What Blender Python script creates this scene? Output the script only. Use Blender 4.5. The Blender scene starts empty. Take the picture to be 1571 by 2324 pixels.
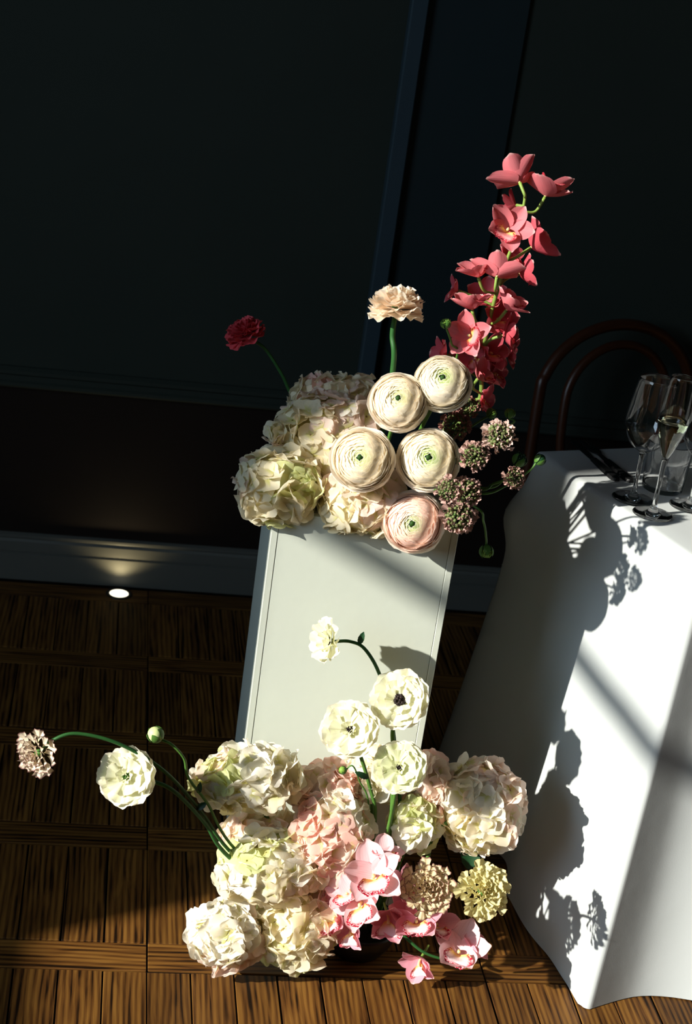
import bpy, math, random
import numpy as np
from mathutils import Matrix, Vector, Quaternion

random.seed(7)
SC = bpy.context.scene
COL = SC.collection
V3 = Vector

# ------------------------------------------------------------------ camera
FW, FH = 1571.0, 2324.0
FPX = 3452.87                                # focal length in pixels of the 1571 x 2324 frame
PITCH, ROLL, YAW = 0.38183, 0.14396, 0.17267
CAM = V3((0.0, 0.0, 1.63))
_cp, _sp, _cy, _sy = math.cos(PITCH), math.sin(PITCH), math.cos(YAW), math.sin(YAW)
CF = V3((_sy * _cp, _cy * _cp, -_sp))
_R0 = V3((_cy, -_sy, 0.0))
_D0 = CF.cross(_R0)
CR = math.cos(ROLL) * _R0 - math.sin(ROLL) * _D0
CD = math.sin(ROLL) * _R0 + math.cos(ROLL) * _D0
CU = -CD
cam_data = bpy.data.cameras.new('camera')
cam = bpy.data.objects.new('camera', cam_data)
COL.objects.link(cam)
m = Matrix.Identity(4)
for i in range(3):
    m[i][0] = CR[i]; m[i][1] = CU[i]; m[i][2] = -CF[i]; m[i][3] = CAM[i]
cam.matrix_world = m
cam_data.sensor_fit = 'VERTICAL'
cam_data.sensor_height = 36.0
cam_data.lens = FPX / FH * 36.0
cam_data.clip_start = 0.05
cam_data.dof.use_dof = True
cam_data.dof.focus_distance = 2.42
cam_data.dof.aperture_fstop = 6.3
SC.camera = cam

# ------------------------------------------------------------------ sky, sun, exposure
SUN_AZ, SUN_EL = math.radians(68.0), math.radians(25.0)   # where the light travels to, from +Y towards +X
SUN_DIR = V3((math.sin(SUN_AZ) * math.cos(SUN_EL), math.cos(SUN_AZ) * math.cos(SUN_EL), -math.sin(SUN_EL)))
world = bpy.data.worlds.new('sky')
SC.world = world
world.use_nodes = True
bg = world.node_tree.nodes['Background']
bg.inputs['Color'].default_value = (0.58, 0.79, 1.0, 1)
bg.inputs['Strength'].default_value = 6.2
sun_l = bpy.data.lights.new('sun', 'SUN')
sun_l.energy = 9.0
sun_l.angle = math.radians(0.8)
sun_l.color = (1.0, 0.965, 0.875)
sun = bpy.data.objects.new('sun', sun_l)
COL.objects.link(sun)
sun.location = (-6, 0, 4)
sun.rotation_euler = SUN_DIR.to_track_quat('-Z', 'Y').to_euler()
SC.view_settings.view_transform = 'Standard'
SC.view_settings.look = 'None'
SC.view_settings.gamma = 1.0
SC.view_settings.use_curve_mapping = False
SC.view_settings.exposure = 0.0
SC.cycles.diffuse_bounces = 7

# the room: window wall at WX, back wall at WY
WX, WY = -2.5, 3.4212
WIN_Y0, WIN_Y1, WIN_Z0, WIN_Z1 = -1.05, 1.08, 1.235, 3.12
portal_l = bpy.data.lights.new('window_portal', 'AREA')
portal_l.shape = 'RECTANGLE'
portal_l.size = WIN_Y1 - WIN_Y0
portal_l.size_y = WIN_Z1 - WIN_Z0
portal_l.cycles.is_portal = True
portal = bpy.data.objects.new('window_portal', portal_l)
COL.objects.link(portal)
portal.location = (WX - 0.13, (WIN_Y0 + WIN_Y1) / 2, (WIN_Z0 + WIN_Z1) / 2)
portal.rotation_euler = V3((1, 0, 0)).to_track_quat('-Z', 'Z').to_euler()

# ------------------------------------------------------------------ placing helpers
def ray(px, py):
    d = CF * FPX + CR * (px - FW / 2) + CD * (py - FH / 2)
    return d.normalized()
def at(px, py, Y):
    d = ray(px, py); return CAM + d * (Y / d.y)
def atz(px, py, z):
    d = ray(px, py); return CAM + d * ((z - CAM.z) / d.z)
def mpp(P):
    """metres per pixel at P"""
    return (P - CAM).dot(CF) / FPX
def facing(P, bx=0.0, by=0.0, bz=1.0):
    v = (CAM - P).normalized()
    return (v * bz + CR * bx + CU * by).normalized()
def frame(P, face, up=None, s=1.0):
    z = face.normalized()
    up = CU if up is None else up
    x = up.cross(z)
    if x.length < 1e-4: x = CR.copy()
    x.normalize(); y = z.cross(x)
    M = Matrix.Identity(4)
    for i in range(3):
        M[i][0] = x[i] * s; M[i][1] = y[i] * s; M[i][2] = z[i] * s; M[i][3] = P[i]
    return M
def lin(r, g, b):
    f = lambda c: (c / 255 / 12.92) if c / 255 <= 0.04045 else ((c / 255 + 0.055) / 1.055) ** 2.4
    return (f(r), f(g), f(b), 1.0)
def mixc(a, b, t):
    return tuple(a[i] * (1 - t) + b[i] * t for i in range(4))

# ------------------------------------------------------------------ object helpers
def tag(o, label=None, cat=None, group=None, kind=None):
    if label: o['label'] = label
    if cat: o['category'] = cat
    if group: o['group'] = group
    if kind: o['kind'] = kind
    return o
def mesh(name, verts, faces, mat=None, smooth=True, uv=None):
    me = bpy.data.meshes.new(name)
    me.from_pydata([tuple(v) for v in verts], [], [tuple(f) for f in faces])
    if uv is not None:
        lay = me.uv_layers.new(name='uv')
        li = np.empty(len(me.loops), dtype=np.int32)
        me.loops.foreach_get('vertex_index', li)
        a = np.asarray(uv, dtype=np.float32)[li]
        lay.data.foreach_set('uv', a.ravel())
    if smooth:
        me.polygons.foreach_set('use_smooth', [True] * len(me.polygons))
    if mat: me.materials.append(mat)
    me.update()
    return me
def obj(name, me, parent=None, M=None, color=None):
    o = bpy.data.objects.new(name, me)
    COL.objects.link(o)
    if parent is not None: o.parent = parent
    if M is not None: o.matrix_basis = M
    if color is not None: o.color = color
    return o
def thing(name, loc, label, cat, group=None):
    o = bpy.data.objects.new(name, None)
    o.empty_display_size = 0.02
    COL.objects.link(o)
    o.location = loc
    return tag(o, label, cat, group)
def rel(root, M):
    return Matrix.Translation(-V3(root.location)) @ M

def box_data(x0, x1, y0, y1, z0, z1, bev=0.0):
    """box with chamfered edges"""
    if bev <= 0:
        v = [(x, y, z) for z in (z0, z1) for y in (y0, y1) for x in (x0, x1)]
        f = [(0, 2, 3, 1), (4, 5, 7, 6), (0, 1, 5, 4), (2, 6, 7, 3), (0, 4, 6, 2), (1, 3, 7, 5)]
        return v, f
    v, idx = [], {}
    X, Y, Z = (x0, x1), (y0, y1), (z0, z1)
    for a in (0, 1):
        for b in (0, 1):
            for c in (0, 1):
                sx, sy, sz = (1, -1)[a], (1, -1)[b], (1, -1)[c]
                for ax in range(3):
                    p = [X[a] + sx * bev, Y[b] + sy * bev, Z[c] + sz * bev]
                    p[ax] = (X[a], Y[b], Z[c])[ax]
                    idx[(a, b, c, ax)] = len(v); v.append(tuple(p))
    f = []
    for ax in range(3):
        o1, o2 = [i for i in range(3) if i != ax]
        for s in (0, 1):
            q = []
            for (i, j) in ((0, 0), (1, 0), (1, 1), (0, 1)):
                k = [0, 0, 0]; k[ax] = s; k[o1] = i; k[o2] = j
                q.append(idx[(k[0], k[1], k[2], ax)])
            f.append(q)
    for ax in range(3):                       # edges running along ax
        o1, o2 = [i for i in range(3) if i != ax]
        for i in (0, 1):
            for j in (0, 1):
                k0 = [0, 0, 0]; k1 = [0, 0, 0]
                k0[o1] = k1[o1] = i; k0[o2] = k1[o2] = j; k1[ax] = 1
                f.append([idx[(*k0, o1)], idx[(*k1, o1)], idx[(*k1, o2)], idx[(*k0, o2)]])
    for a in (0, 1):
        for b in (0, 1):
            for c in (0, 1):
                f.append([idx[(a, b, c, 0)], idx[(a, b, c, 1)], idx[(a, b, c, 2)]])
    return v, f
def fix_normals(me):
    import bmesh
    b = bmesh.new(); b.from_mesh(me)
    bmesh.ops.recalc_face_normals(b, faces=b.faces)
    b.to_mesh(me); b.free()
    return me
def box(name, x0, x1, y0, y1, z0, z1, mat, parent=None, bev=0.0, M=None):
    v, f = box_data(x0, x1, y0, y1, z0, z1, bev)
    return obj(name, fix_normals(mesh(name, v, f, mat, smooth=False)), parent, M)
def extrude_profile(name, prof, x0, x1, mat, parent=None):
    """profile of (y, z) points, extruded along x, capped"""
    n = len(prof)
    v = [(x0, p[0], p[1]) for p in prof] + [(x1, p[0], p[1]) for p in prof]
    f = [(i, (i + 1) % n, n + (i + 1) % n, n + i) for i in range(n)] + [tuple(range(n)), tuple(range(2 * n - 1, n - 1, -1))]
    return obj(name, fix_normals(mesh(name, v, f, mat, smooth=False)), parent)

def smooth_path(pts, per=8):
    pts = [V3(p) for p in pts]
    if len(pts) == 2: return [pts[0].lerp(pts[1], i / per) for i in range(per + 1)]
    P = [pts[0] * 2 - pts[1]] + pts + [pts[-1] * 2 - pts[-2]]
    out = []
    for i in range(1, len(P) - 2):
        for k in range(per):
            t = k / per
            a, b, c, d = P[i - 1], P[i], P[i + 1], P[i + 2]
            out.append(0.5 * ((2 * b) + (c - a) * t + (2 * a - 5 * b + 4 * c - d) * t * t + (3 * b - a - 3 * c + d) * t ** 3))
    out.append(pts[-1])
    return out
def tube_data(path, r0, r1=None, sides=8, closed=False):
    r1 = r0 if r1 is None else r1
    n = len(path)
    v, f, uv = [], [], []
    t0 = (path[1] - path[0]).normalized()
    nrm = t0.orthogonal().normalized()
    for i in range(n):
        t = (path[min(i + 1, n - 1)] - path[max(i - 1, 0)]).normalized()
        nrm = (nrm - t * nrm.dot(t)).normalized()
        b = t.cross(nrm)
        r = r0 + (r1 - r0) * i / (n - 1)
        for k in range(sides):
            a = 2 * math.pi * k / sides
            v.append(path[i] + (nrm * math.cos(a) + b * math.sin(a)) * r)
            uv.append((k / sides, i / (n - 1)))
    for i in range(n - 1):
        for k in range(sides):
            k2 = (k + 1) % sides
            f.append((i * sides + k, i * sides + k2, (i + 1) * sides + k2, (i + 1) * sides + k))
    f.append(tuple(range(sides - 1, -1, -1))); f.append(tuple(range((n - 1) * sides, n * sides)))
    return v, f, uv
def tube(name, pts, r0, r1, mat, parent=None, per=8, sides=8):
    """tube through world points, as a child of parent (parent carries only a location)"""
    off = V3(parent.location) if parent is not None else V3((0, 0, 0))
    v, f, uv = tube_data([p - off for p in smooth_path(pts, per)], r0, r1, sides)
    return obj(name, mesh(name, v, f, mat, uv=uv), parent)
def lathe_data(prof, seg=48):
    """closed surface from a profile of (r, z)"""
    v, f = [], []
    for (r, z) in prof:
        for k in range(seg):
            a = 2 * math.pi * k / seg
            v.append((r * math.cos(a), r * math.sin(a), z))
    for i in range(len(prof) - 1):
        for k in range(seg):
            k2 = (k + 1) % seg
            f.append((i * seg + k, i * seg + k2, (i + 1) * seg + k2, (i + 1) * seg + k))
    return v, f
def smooth_prof(pts, per=5):
    return [(max(p.x, 0.00005), p.y) for p in smooth_path([V3((a, b, 0)) for a, b in pts], per)]
def ball_data(rx, ry, rz, nu=12, nv=8):
    v = [(0, 0, rz)]; f = []
    for j in range(1, nv):
        th = math.pi * j / nv
        for i in range(nu):
            a = 2 * math.pi * i / nu
            v.append((rx * math.sin(th) * math.cos(a), ry * math.sin(th) * math.sin(a), rz * math.cos(th)))
    v.append((0, 0, -rz))
    for i in range(nu):
        f.append((0, 1 + i, 1 + (i + 1) % nu))
        for j in range(nv - 2):
            a = 1 + j * nu; b = a + nu
            f.append((a + i, b + i, b + (i + 1) % nu, a + (i + 1) % nu))
        a = 1 + (nv - 2) * nu
        f.append((a + i, len(v) - 1, a + (i + 1) % nu))
    return v, f
def fib(n):
    ga = math.pi * (3 - math.sqrt(5))
    for i in range(n):
        z = 1 - 2 * (i + 0.5) / n
        r = math.sqrt(1 - z * z)
        yield V3((r * math.cos(ga * i), r * math.sin(ga * i), z))

# ------------------------------------------------------------------ materials
def new_mat(name):
    mt = bpy.data.materials.new(name); mt.use_nodes = True
    nt = mt.node_tree
    return mt, nt, nt.nodes, nt.links, nt.nodes['Principled BSDF']
def simple(name, col, rough=0.6, spec=0.3, noise=0.0, nscale=30.0, bump=0.0, bscale=200.0, metal=0.0):
    mt, nt, N, L, b = new_mat(name)
    b.inputs['Base Color'].default_value = col
    b.inputs['Roughness'].default_value = rough
    b.inputs['Specular IOR Level'].default_value = spec
    b.inputs['Metallic'].default_value = metal
    tc = N.new('ShaderNodeTexCoord')
    if noise > 0:
        n = N.new('ShaderNodeTexNoise'); n.inputs['Scale'].default_value = nscale; n.inputs['Detail'].default_value = 4
        L.new(tc.outputs['Object'], n.inputs['Vector'])
        mx = N.new('ShaderNodeMixRGB'); mx.blend_type = 'MULTIPLY'; mx.inputs[0].default_value = noise
        mx.inputs[1].default_value = col
        L.new(n.outputs['Fac'], mx.inputs[2]); L.new(mx.outputs[0], b.inputs['Base Color'])
    if bump > 0:
        n2 = N.new('ShaderNodeTexNoise'); n2.inputs['Scale'].default_value = bscale; n2.inputs['Detail'].default_value = 3
        L.new(tc.outputs['Object'], n2.inputs['Vector'])
        bp = N.new('ShaderNodeBump'); bp.inputs['Strength'].default_value = bump; bp.inputs['Distance'].default_value = 0.002
        L.new(n2.outputs['Fac'], bp.inputs['Height']); L.new(bp.outputs[0], b.inputs['Normal'])
    return mt
def petal_mat(name, base=None, base_to=0.35, edge=None, edge_from=0.85, streak=0.0, streak_col=(0.3, 0.1, 0.1, 1), trans=0.3, rough=0.55, ncross=30.0):
    """petal colour: the object's own colour, a base tint near the claw, an edge tint at the rim, veins along the petal"""
    mt, nt, N, L, b = new_mat(name)
    oi = N.new('ShaderNodeObjectInfo')
    uv = N.new('ShaderNodeUVMap'); uv.uv_map = 'uv'
    sep = N.new('ShaderNodeSeparateXYZ'); L.new(uv.outputs[0], sep.inputs[0])
    cur = oi.outputs['Color']
    def ramp(lo, hi):
        r = N.new('ShaderNodeMapRange'); r.interpolation_type = 'SMOOTHSTEP'
        r.inputs['From Min'].default_value = lo; r.inputs['From Max'].default_value = hi
        L.new(sep.outputs['Y'], r.inputs['Value'])
        return r.outputs['Result']
    def blend(fac, colr, cur):
        mx = N.new('ShaderNodeMixRGB'); mx.inputs[2].default_value = colr
        L.new(fac, mx.inputs[0]); L.new(cur, mx.inputs[1])
        return mx.outputs[0]
    if base:
        r = N.new('ShaderNodeMath'); r.operation = 'SUBTRACT'; r.inputs[0].default_value = 1.0
        L.new(ramp(0.0, base_to), r.inputs[1]); cur = blend(r.outputs[0], base, cur)
    if edge: cur = blend(ramp(edge_from, 1.0), edge, cur)
    mp = N.new('ShaderNodeMapping'); mp.inputs['Scale'].default_value = (ncross, 1.6, 1)
    L.new(uv.outputs[0], mp.inputs['Vector'])
    ad = N.new('ShaderNodeVectorMath'); L.new(mp.outputs[0], ad.inputs[0])
    cmb = N.new('ShaderNodeCombineXYZ')
    mul = N.new('ShaderNodeMath'); mul.operation = 'MULTIPLY'; mul.inputs[1].default_value = 53.0
    L.new(oi.outputs['Random'], mul.inputs[0]); L.new(mul.outputs[0], cmb.inputs['Z']); L.new(cmb.outputs[0], ad.inputs[1])
    nz = N.new('ShaderNodeTexNoise'); nz.inputs['Scale'].default_value = 1.0; nz.inputs['Detail'].default_value = 3
    L.new(ad.outputs[0], nz.inputs['Vector'])
    if streak > 0:
        r2 = N.new('ShaderNodeMapRange'); r2.inputs['From Min'].default_value = 0.5; r2.inputs['From Max'].default_value = 0.78
        r2.inputs['To Max'].default_value = streak
        L.new(nz.outputs['Fac'], r2.inputs['Value']); cur = blend(r2.outputs['Result'], streak_col, cur)
    L.new(cur, b.inputs['Base Color'])
    b.inputs['Roughness'].default_value = rough
    b.inputs['Specular IOR Level'].default_value = 0.2
    bp = N.new('ShaderNodeBump'); bp.inputs['Strength'].default_value = 0.35; bp.inputs['Distance'].default_value = 0.0008
    L.new(nz.outputs['Fac'], bp.inputs['Height']); L.new(bp.outputs[0], b.inputs['Normal'])
    tr = N.new('ShaderNodeBsdfTranslucent'); L.new(cur, tr.inputs['Color']); L.new(bp.outputs[0], tr.inputs['Normal'])
    ms = N.new('ShaderNodeMixShader'); ms.inputs[0].default_value = trans
    L.new(b.outputs[0], ms.inputs[1]); L.new(tr.outputs[0], ms.inputs[2])
    L.new(ms.outputs[0], N['Material Output'].inputs['Surface'])
    return mt
def wood_mat():
    mt, nt, N, L, b = new_mat('oak_parquet')
    tc = N.new('ShaderNodeTexCoord'); oi = N.new('ShaderNodeObjectInfo')
    cmb = N.new('ShaderNodeCombineXYZ')
    mul = N.new('ShaderNodeMath'); mul.operation = 'MULTIPLY'; mul.inputs[1].default_value = 40.0
    L.new(oi.outputs['Random'], mul.inputs[0]); L.new(mul.outputs[0], cmb.inputs['X']); L.new(mul.outputs[0], cmb.inputs['Y'])
    ad = N.new('ShaderNodeVectorMath'); L.new(tc.outputs['Object'], ad.inputs[0]); L.new(cmb.outputs[0], ad.inputs[1])
    mp = N.new('ShaderNodeMapping'); mp.inputs['Scale'].default_value = (5.0, 62.0, 62.0); L.new(ad.outputs[0], mp.inputs['Vector'])
    n1 = N.new('ShaderNodeTexNoise'); n1.inputs['Scale'].default_value = 1.0; n1.inputs['Detail'].default_value = 3; n1.inputs['Distortion'].default_value = 0.9
    L.new(mp.outputs[0], n1.inputs['Vector'])
    wv = N.new('ShaderNodeTexWave'); wv.bands_direction = 'Y'; wv.inputs['Scale'].default_value = 2.6
    wv.inputs['Distortion'].default_value = 11.0; wv.inputs['Detail'].default_value = 2.5; wv.inputs['Detail Scale'].default_value = 0.35
    mp2 = N.new('ShaderNodeMapping'); mp2.inputs['Scale'].default_value = (2.2, 12.0, 12.0); L.new(ad.outputs[0], mp2.inputs['Vector'])
    L.new(mp2.outputs[0], wv.inputs['Vector'])
    mp3 = N.new('ShaderNodeMapping'); mp3.inputs['Scale'].default_value = (14.0, 420.0, 420.0); L.new(ad.outputs[0], mp3.inputs['Vector'])
    n3 = N.new('ShaderNodeTexNoise'); n3.inputs['Scale'].default_value = 1.0; n3.inputs['Detail'].default_value = 2
    L.new(mp3.outputs[0], n3.inputs['Vector'])
    mA = N.new('ShaderNodeMath'); mA.operation = 'MULTIPLY_ADD'; mA.inputs[1].default_value = 0.22
    L.new(wv.outputs['Fac'], mA.inputs[0])
    mB = N.new('ShaderNodeMath'); mB.operation = 'MULTIPLY_ADD'; mB.inputs[1].default_value = 0.75
    L.new(n1.outputs['Fac'], mB.inputs[0])
    mC = N.new('ShaderNodeMath'); mC.operation = 'MULTIPLY_ADD'; mC.inputs[1].default_value = 0.34; mC.inputs[2].default_value = 0.0
    L.new(n3.outputs['Fac'], mC.inputs[0]); L.new(mC.outputs[0], mB.inputs[2]); L.new(mB.outputs[0], mA.inputs[2])
    cr = N.new('ShaderNodeValToRGB')
    cr.color_ramp.elements[0].position = 0.46; cr.color_ramp.elements[0].color = lin(26, 14, 5)
    cr.color_ramp.elements[1].position = 0.86; cr.color_ramp.elements[1].color = lin(122, 84, 36)
    e = cr.color_ramp.elements.new(0.60); e.color = lin(84, 52, 21)
    L.new(mA.outputs[0], cr.inputs['Fac'])
    hs = N.new('ShaderNodeHueSaturation')
    mr = N.new('ShaderNodeMapRange'); mr.inputs['To Min'].default_value = 0.72; mr.inputs['To Max'].default_value = 1.12
    L.new(oi.outputs['Random'], mr.inputs['Value']); L.new(mr.outputs[0], hs.inputs['Value'])
    L.new(cr.outputs['Color'], hs.inputs['Color']); L.new(hs.outputs[0], b.inputs['Base Color'])
    b.inputs['Roughness'].default_value = 0.5
    b.inputs['Specular IOR Level'].default_value = 0.16
    bp = N.new('ShaderNodeBump'); bp.inputs['Strength'].default_value = 0.25; bp.inputs['Distance'].default_value = 0.001
    L.new(mA.outputs[0], bp.inputs['Height']); L.new(bp.outputs[0], b.inputs['Normal'])
    return mt
def cloth_mat():
    mt, nt, N, L, b = new_mat('white_linen')
    b.inputs['Base Color'].default_value = lin(180, 184, 183)
    b.inputs['Roughness'].default_value = 0.85
    b.inputs['Specular IOR Level'].default_value = 0.1
    b.inputs['Sheen Weight'].default_value = 0.1
    tc = N.new('ShaderNodeTexCoord')
    n = N.new('ShaderNodeTexNoise'); n.inputs['Scale'].default_value = 7.0; n.inputs['Detail'].default_value = 3
    L.new(tc.outputs['Object'], n.inputs['Vector'])
    bp = N.new('ShaderNodeBump'); bp.inputs['Strength'].default_value = 0.15; bp.inputs['Distance'].default_value = 0.01
    L.new(n.outputs['Fac'], bp.inputs['Height'])
    n2 = N.new('ShaderNodeTexNoise'); n2.inputs['Scale'].default_value = 900.0; n2.inputs['Detail'].default_value = 1
    L.new(tc.outputs['Object'], n2.inputs['Vector'])
    bp2 = N.new('ShaderNodeBump'); bp2.inputs['Strength'].default_value = 0.12; bp2.inputs['Distance'].default_value = 0.001
    L.new(n2.outputs['Fac'], bp2.inputs['Height']); L.new(bp.outputs[0], bp2.inputs['Normal']); L.new(bp2.outputs[0], b.inputs['Normal'])
    return mt
def glass_mat(name, col=(1, 1, 1, 1), ior=1.48, rough=0.0):
    mt, nt, N, L, b = new_mat(name)
    b.inputs['Base Color'].default_value = col
    b.inputs['Roughness'].default_value = rough
    b.inputs['IOR'].default_value = ior
    b.inputs['Transmission Weight'].default_value = 1.0
    return mt

MAT = {}
MAT['wood'] = wood_mat()
MAT['cloth'] = cloth_mat()
MAT['joint'] = simple('dark_joint', lin(20, 12, 7), 0.9, 0.1, 0.4, 40)
MAT['wall'] = simple('grey_wall_paint', lin(50, 56, 49), 0.8, 0.2, 0.25, 3.0, 0.1, 150)
MAT['dado'] = simple('dark_brown_dado', lin(34, 23, 16), 0.7, 0.2, 0.4, 4.0, 0.1, 90)
MAT['ceil'] = simple('ceiling_paint', lin(120, 118, 112), 0.9, 0.1, 0.1, 2.0)
MAT['trim'] = simple('white_trim_paint', lin(94, 93, 86), 0.5, 0.35, 0.12, 6.0)
MAT['casing'] = simple('skylight_tinted_casing', lin(52, 68, 76), 0.5, 0.3, 0.15, 6.0)  # bluish skylight from the window is put into the casing colour
MAT['teal'] = simple('dark_teal_paint', lin(34, 46, 48), 0.6, 0.25, 0.2, 5.0)
MAT['plinth'] = simple('white_plinth_paint', lin(200, 205, 192), 0.55, 0.3, 0.06, 9.0, 0.12, 60)
MAT['black'] = simple('black_ceramic', lin(16, 16, 15), 0.4, 0.4, 0.3, 40.0)
MAT['knife'] = simple('black_cutlery', lin(14, 14, 15), 0.45, 0.4, 0.2, 60.0)
MAT['bent'] = simple('dark_bentwood', lin(74, 36, 16), 0.35, 0.5, 0.5, 22.0)
MAT['stem'] = simple('green_stem', lin(84, 128, 52), 0.5, 0.3, 0.5, 60.0)
MAT['stem_dark'] = simple('dark_green_stem', lin(46, 96, 44), 0.5, 0.3, 0.4, 60.0)
MAT['stem_pale'] = simple('pale_green_stem', lin(132, 160, 72), 0.5, 0.3, 0.4, 60.0)
MAT['leaf'] = simple('dark_green_leaf', lin(24, 66, 34), 0.5, 0.4, 0.4, 80.0)
MAT['bud'] = simple('green_bud', lin(128, 164, 66), 0.5, 0.3, 0.4, 140.0)
MAT['bud_pale'] = simple('pale_bud', lin(206, 220, 150), 0.5, 0.3, 0.25, 140.0)
MAT['core'] = simple('hydrangea_core', lin(214, 200, 140), 0.8, 0.1, 0.4, 120.0)
MAT['eye'] = simple('dark_flower_eye', lin(36, 22, 20), 0.6, 0.3, 0.5, 300.0)
MAT['eye_deep'] = simple('deep_green_eye', lin(44, 78, 24), 0.6, 0.2, 0.5, 300.0)
MAT['eye_green'] = simple('green_flower_eye', lin(70, 110, 36), 0.5, 0.3, 0.5, 300.0)
MAT['glass'] = glass_mat('clear_glass', rough=0.025)
MAT['wine'] = glass_mat('pale_wine', (0.98, 0.93, 0.62, 1), 1.34)
MAT['hyd'] = petal_mat('hydrangea_petal', base=lin(226, 222, 150), base_to=0.4, edge=None, trans=0.52)
MAT['ran'] = petal_mat('ranunculus_petal', edge=lin(253, 246, 230), edge_from=0.90, trans=0.48, streak=0.08, streak_col=lin(236, 190, 170), ncross=14)  # cream rim tint paints in the light on the petal edges
MAT['ranred'] = petal_mat('red_ranunculus_petal', trans=0.25, streak=0.2, streak_col=lin(90, 10, 20), ncross=14)
MAT['white'] = petal_mat('white_butterfly_petal', base=lin(214, 216, 120), base_to=0.4, edge=lin(240, 232, 214), edge_from=0.93, streak=0.16, streak_col=lin(176, 140, 124), trans=0.45, ncross=26)
MAT['brownish'] = petal_mat('striped_petal', base=lin(220, 214, 150), base_to=0.3, edge=lin(120, 74, 70), edge_from=0.86, streak=0.5, streak_col=lin(120, 70, 74), trans=0.28, ncross=20)
MAT['pale'] = petal_mat('pale_yellow_petal', base=lin(214, 210, 120), base_to=0.4, edge=lin(206, 186, 130), edge_from=0.93, streak=0.16, streak_col=lin(150, 96, 84), trans=0.32, ncross=20)
MAT['orchid'] = petal_mat('orchid_tepal', edge=lin(244, 190, 186), edge_from=0.9, streak=0.28, streak_col=lin(206, 74, 98), trans=0.38, ncross=22)
MAT['scab'] = petal_mat('scabiosa_petal', base=lin(150, 140, 96), base_to=0.3, streak=0.4, streak_col=lin(150, 92, 96), trans=0.2, ncross=12)
MAT['column'] = simple('orchid_column', lin(246, 220, 150), 0.5, 0.3, 0.2, 120.0)
MAT['scab_bud'] = simple('scabiosa_bud', lin(120, 132, 78), 0.5, 0.3, 0.7, 160.0)
def lip_mat():
    mt = petal_mat('orchid_lip', base=lin(250, 214, 110), base_to=0.40, streak=0.0, trans=0.25)
    N, L = mt.node_tree.nodes, mt.node_tree.links
    b = N['Principled BSDF']
    src = b.inputs['Base Color'].links[0].from_socket
    uv = N.new('ShaderNodeUVMap'); uv.uv_map = 'uv'
    sep = N.new('ShaderNodeSeparateXYZ'); L.new(uv.outputs[0], sep.inputs[0])
    sb = N.new('ShaderNodeMath'); sb.operation = 'SUBTRACT'; sb.inputs[1].default_value = 0.5; L.new(sep.outputs['X'], sb.inputs[0])
    ab = N.new('ShaderNodeMath'); ab.operation = 'ABSOLUTE'; L.new(sb.outputs[0], ab.inputs[0])
    r1 = N.new('ShaderNodeMapRange'); r1.inputs['From Min'].default_value = 0.30; r1.inputs['From Max'].default_value = 0.42; L.new(ab.outputs[0], r1.inputs['Value'])
    r2 = N.new('ShaderNodeMapRange'); r2.inputs['From Min'].default_value = 0.72; r2.inputs['From Max'].default_value = 0.86; L.new(sep.outputs['Y'], r2.inputs['Value'])
    mx = N.new('ShaderNodeMath'); mx.operation = 'MAXIMUM'; L.new(r1.outputs[0], mx.inputs[0]); L.new(r2.outputs[0], mx.inputs[1])
    nz = N.new('ShaderNodeTexNoise'); nz.inputs['Scale'].default_value = 16.0; L.new(uv.outputs[0], nz.inputs['Vector'])
    r3 = N.new('ShaderNodeMapRange'); r3.inputs['From Min'].default_value = 0.36; r3.inputs['From Max'].default_value = 0.5; L.new(nz.outputs['Fac'], r3.inputs['Value'])
    ml = N.new('ShaderNodeMath'); ml.operation = 'MULTIPLY'; L.new(mx.outputs[0], ml.inputs[0]); L.new(r3.outputs[0], ml.inputs[1])
    bl = N.new('ShaderNodeMixRGB'); bl.inputs[2].default_value = lin(176, 18, 48); L.new(ml.outputs[0], bl.inputs[0]); L.new(src, bl.inputs[1])
    for l in list(src.links):
        if l.to_node.name != bl.name: L.new(bl.outputs[0], l.to_socket)
    return mt
MAT['lip'] = lip_mat()
def emit_mat(name, col, s):
    mt, nt, N, L, b = new_mat(name)
    b.inputs['Emission Color'].default_value = col
    b.inputs['Emission Strength'].default_value = s
    b.inputs['Base Color'].default_value = (0.8, 0.8, 0.75, 1)
    return mt
MAT['lamp'] = emit_mat('lit_lens', (1.0, 0.93, 0.72, 1), 2.2)
MAT['steel'] = simple('brushed_steel', lin(90, 88, 84), 0.4, 0.5, 0.1, 50, metal=0.8)

# ------------------------------------------------------------------ the room
RX1, RY0, RZ = 4.2, -3.2, 3.2
floor = box('floor', WX - 0.1, RX1 + 0.1, RY0 - 0.1, WY + 0.1, -0.12, -0.0035, MAT['joint'])
tag(floor, 'dark oak parquet floor', None, None, 'structure')
BP = 0.0702                                  # board pitch
PER = 0.333                                  # one panel row: long boards plus one cross board
CROSS_Y = 1.984                              # near edge of the nearest cross board in view
X_JOINT = 0.1325
g = 0.0013
v, f = box_data(-0.2625 / 2 + g, 0.2625 / 2 - g, -BP / 2 + g, BP / 2 - g, -0.012, 0.0, 0.0008)
board_me = fix_normals(mesh('board', v, f, MAT['wood'], smooth=False))
v, f = box_data(-BP * 4 + g, BP * 4 - g, -BP / 2 + g, BP / 2 - g, -0.012, 0.0, 0.0008)
cross_me = fix_normals(mesh('cross_board', v, f, MAT['wood'], smooth=False))
rb = random.Random(3)
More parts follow.
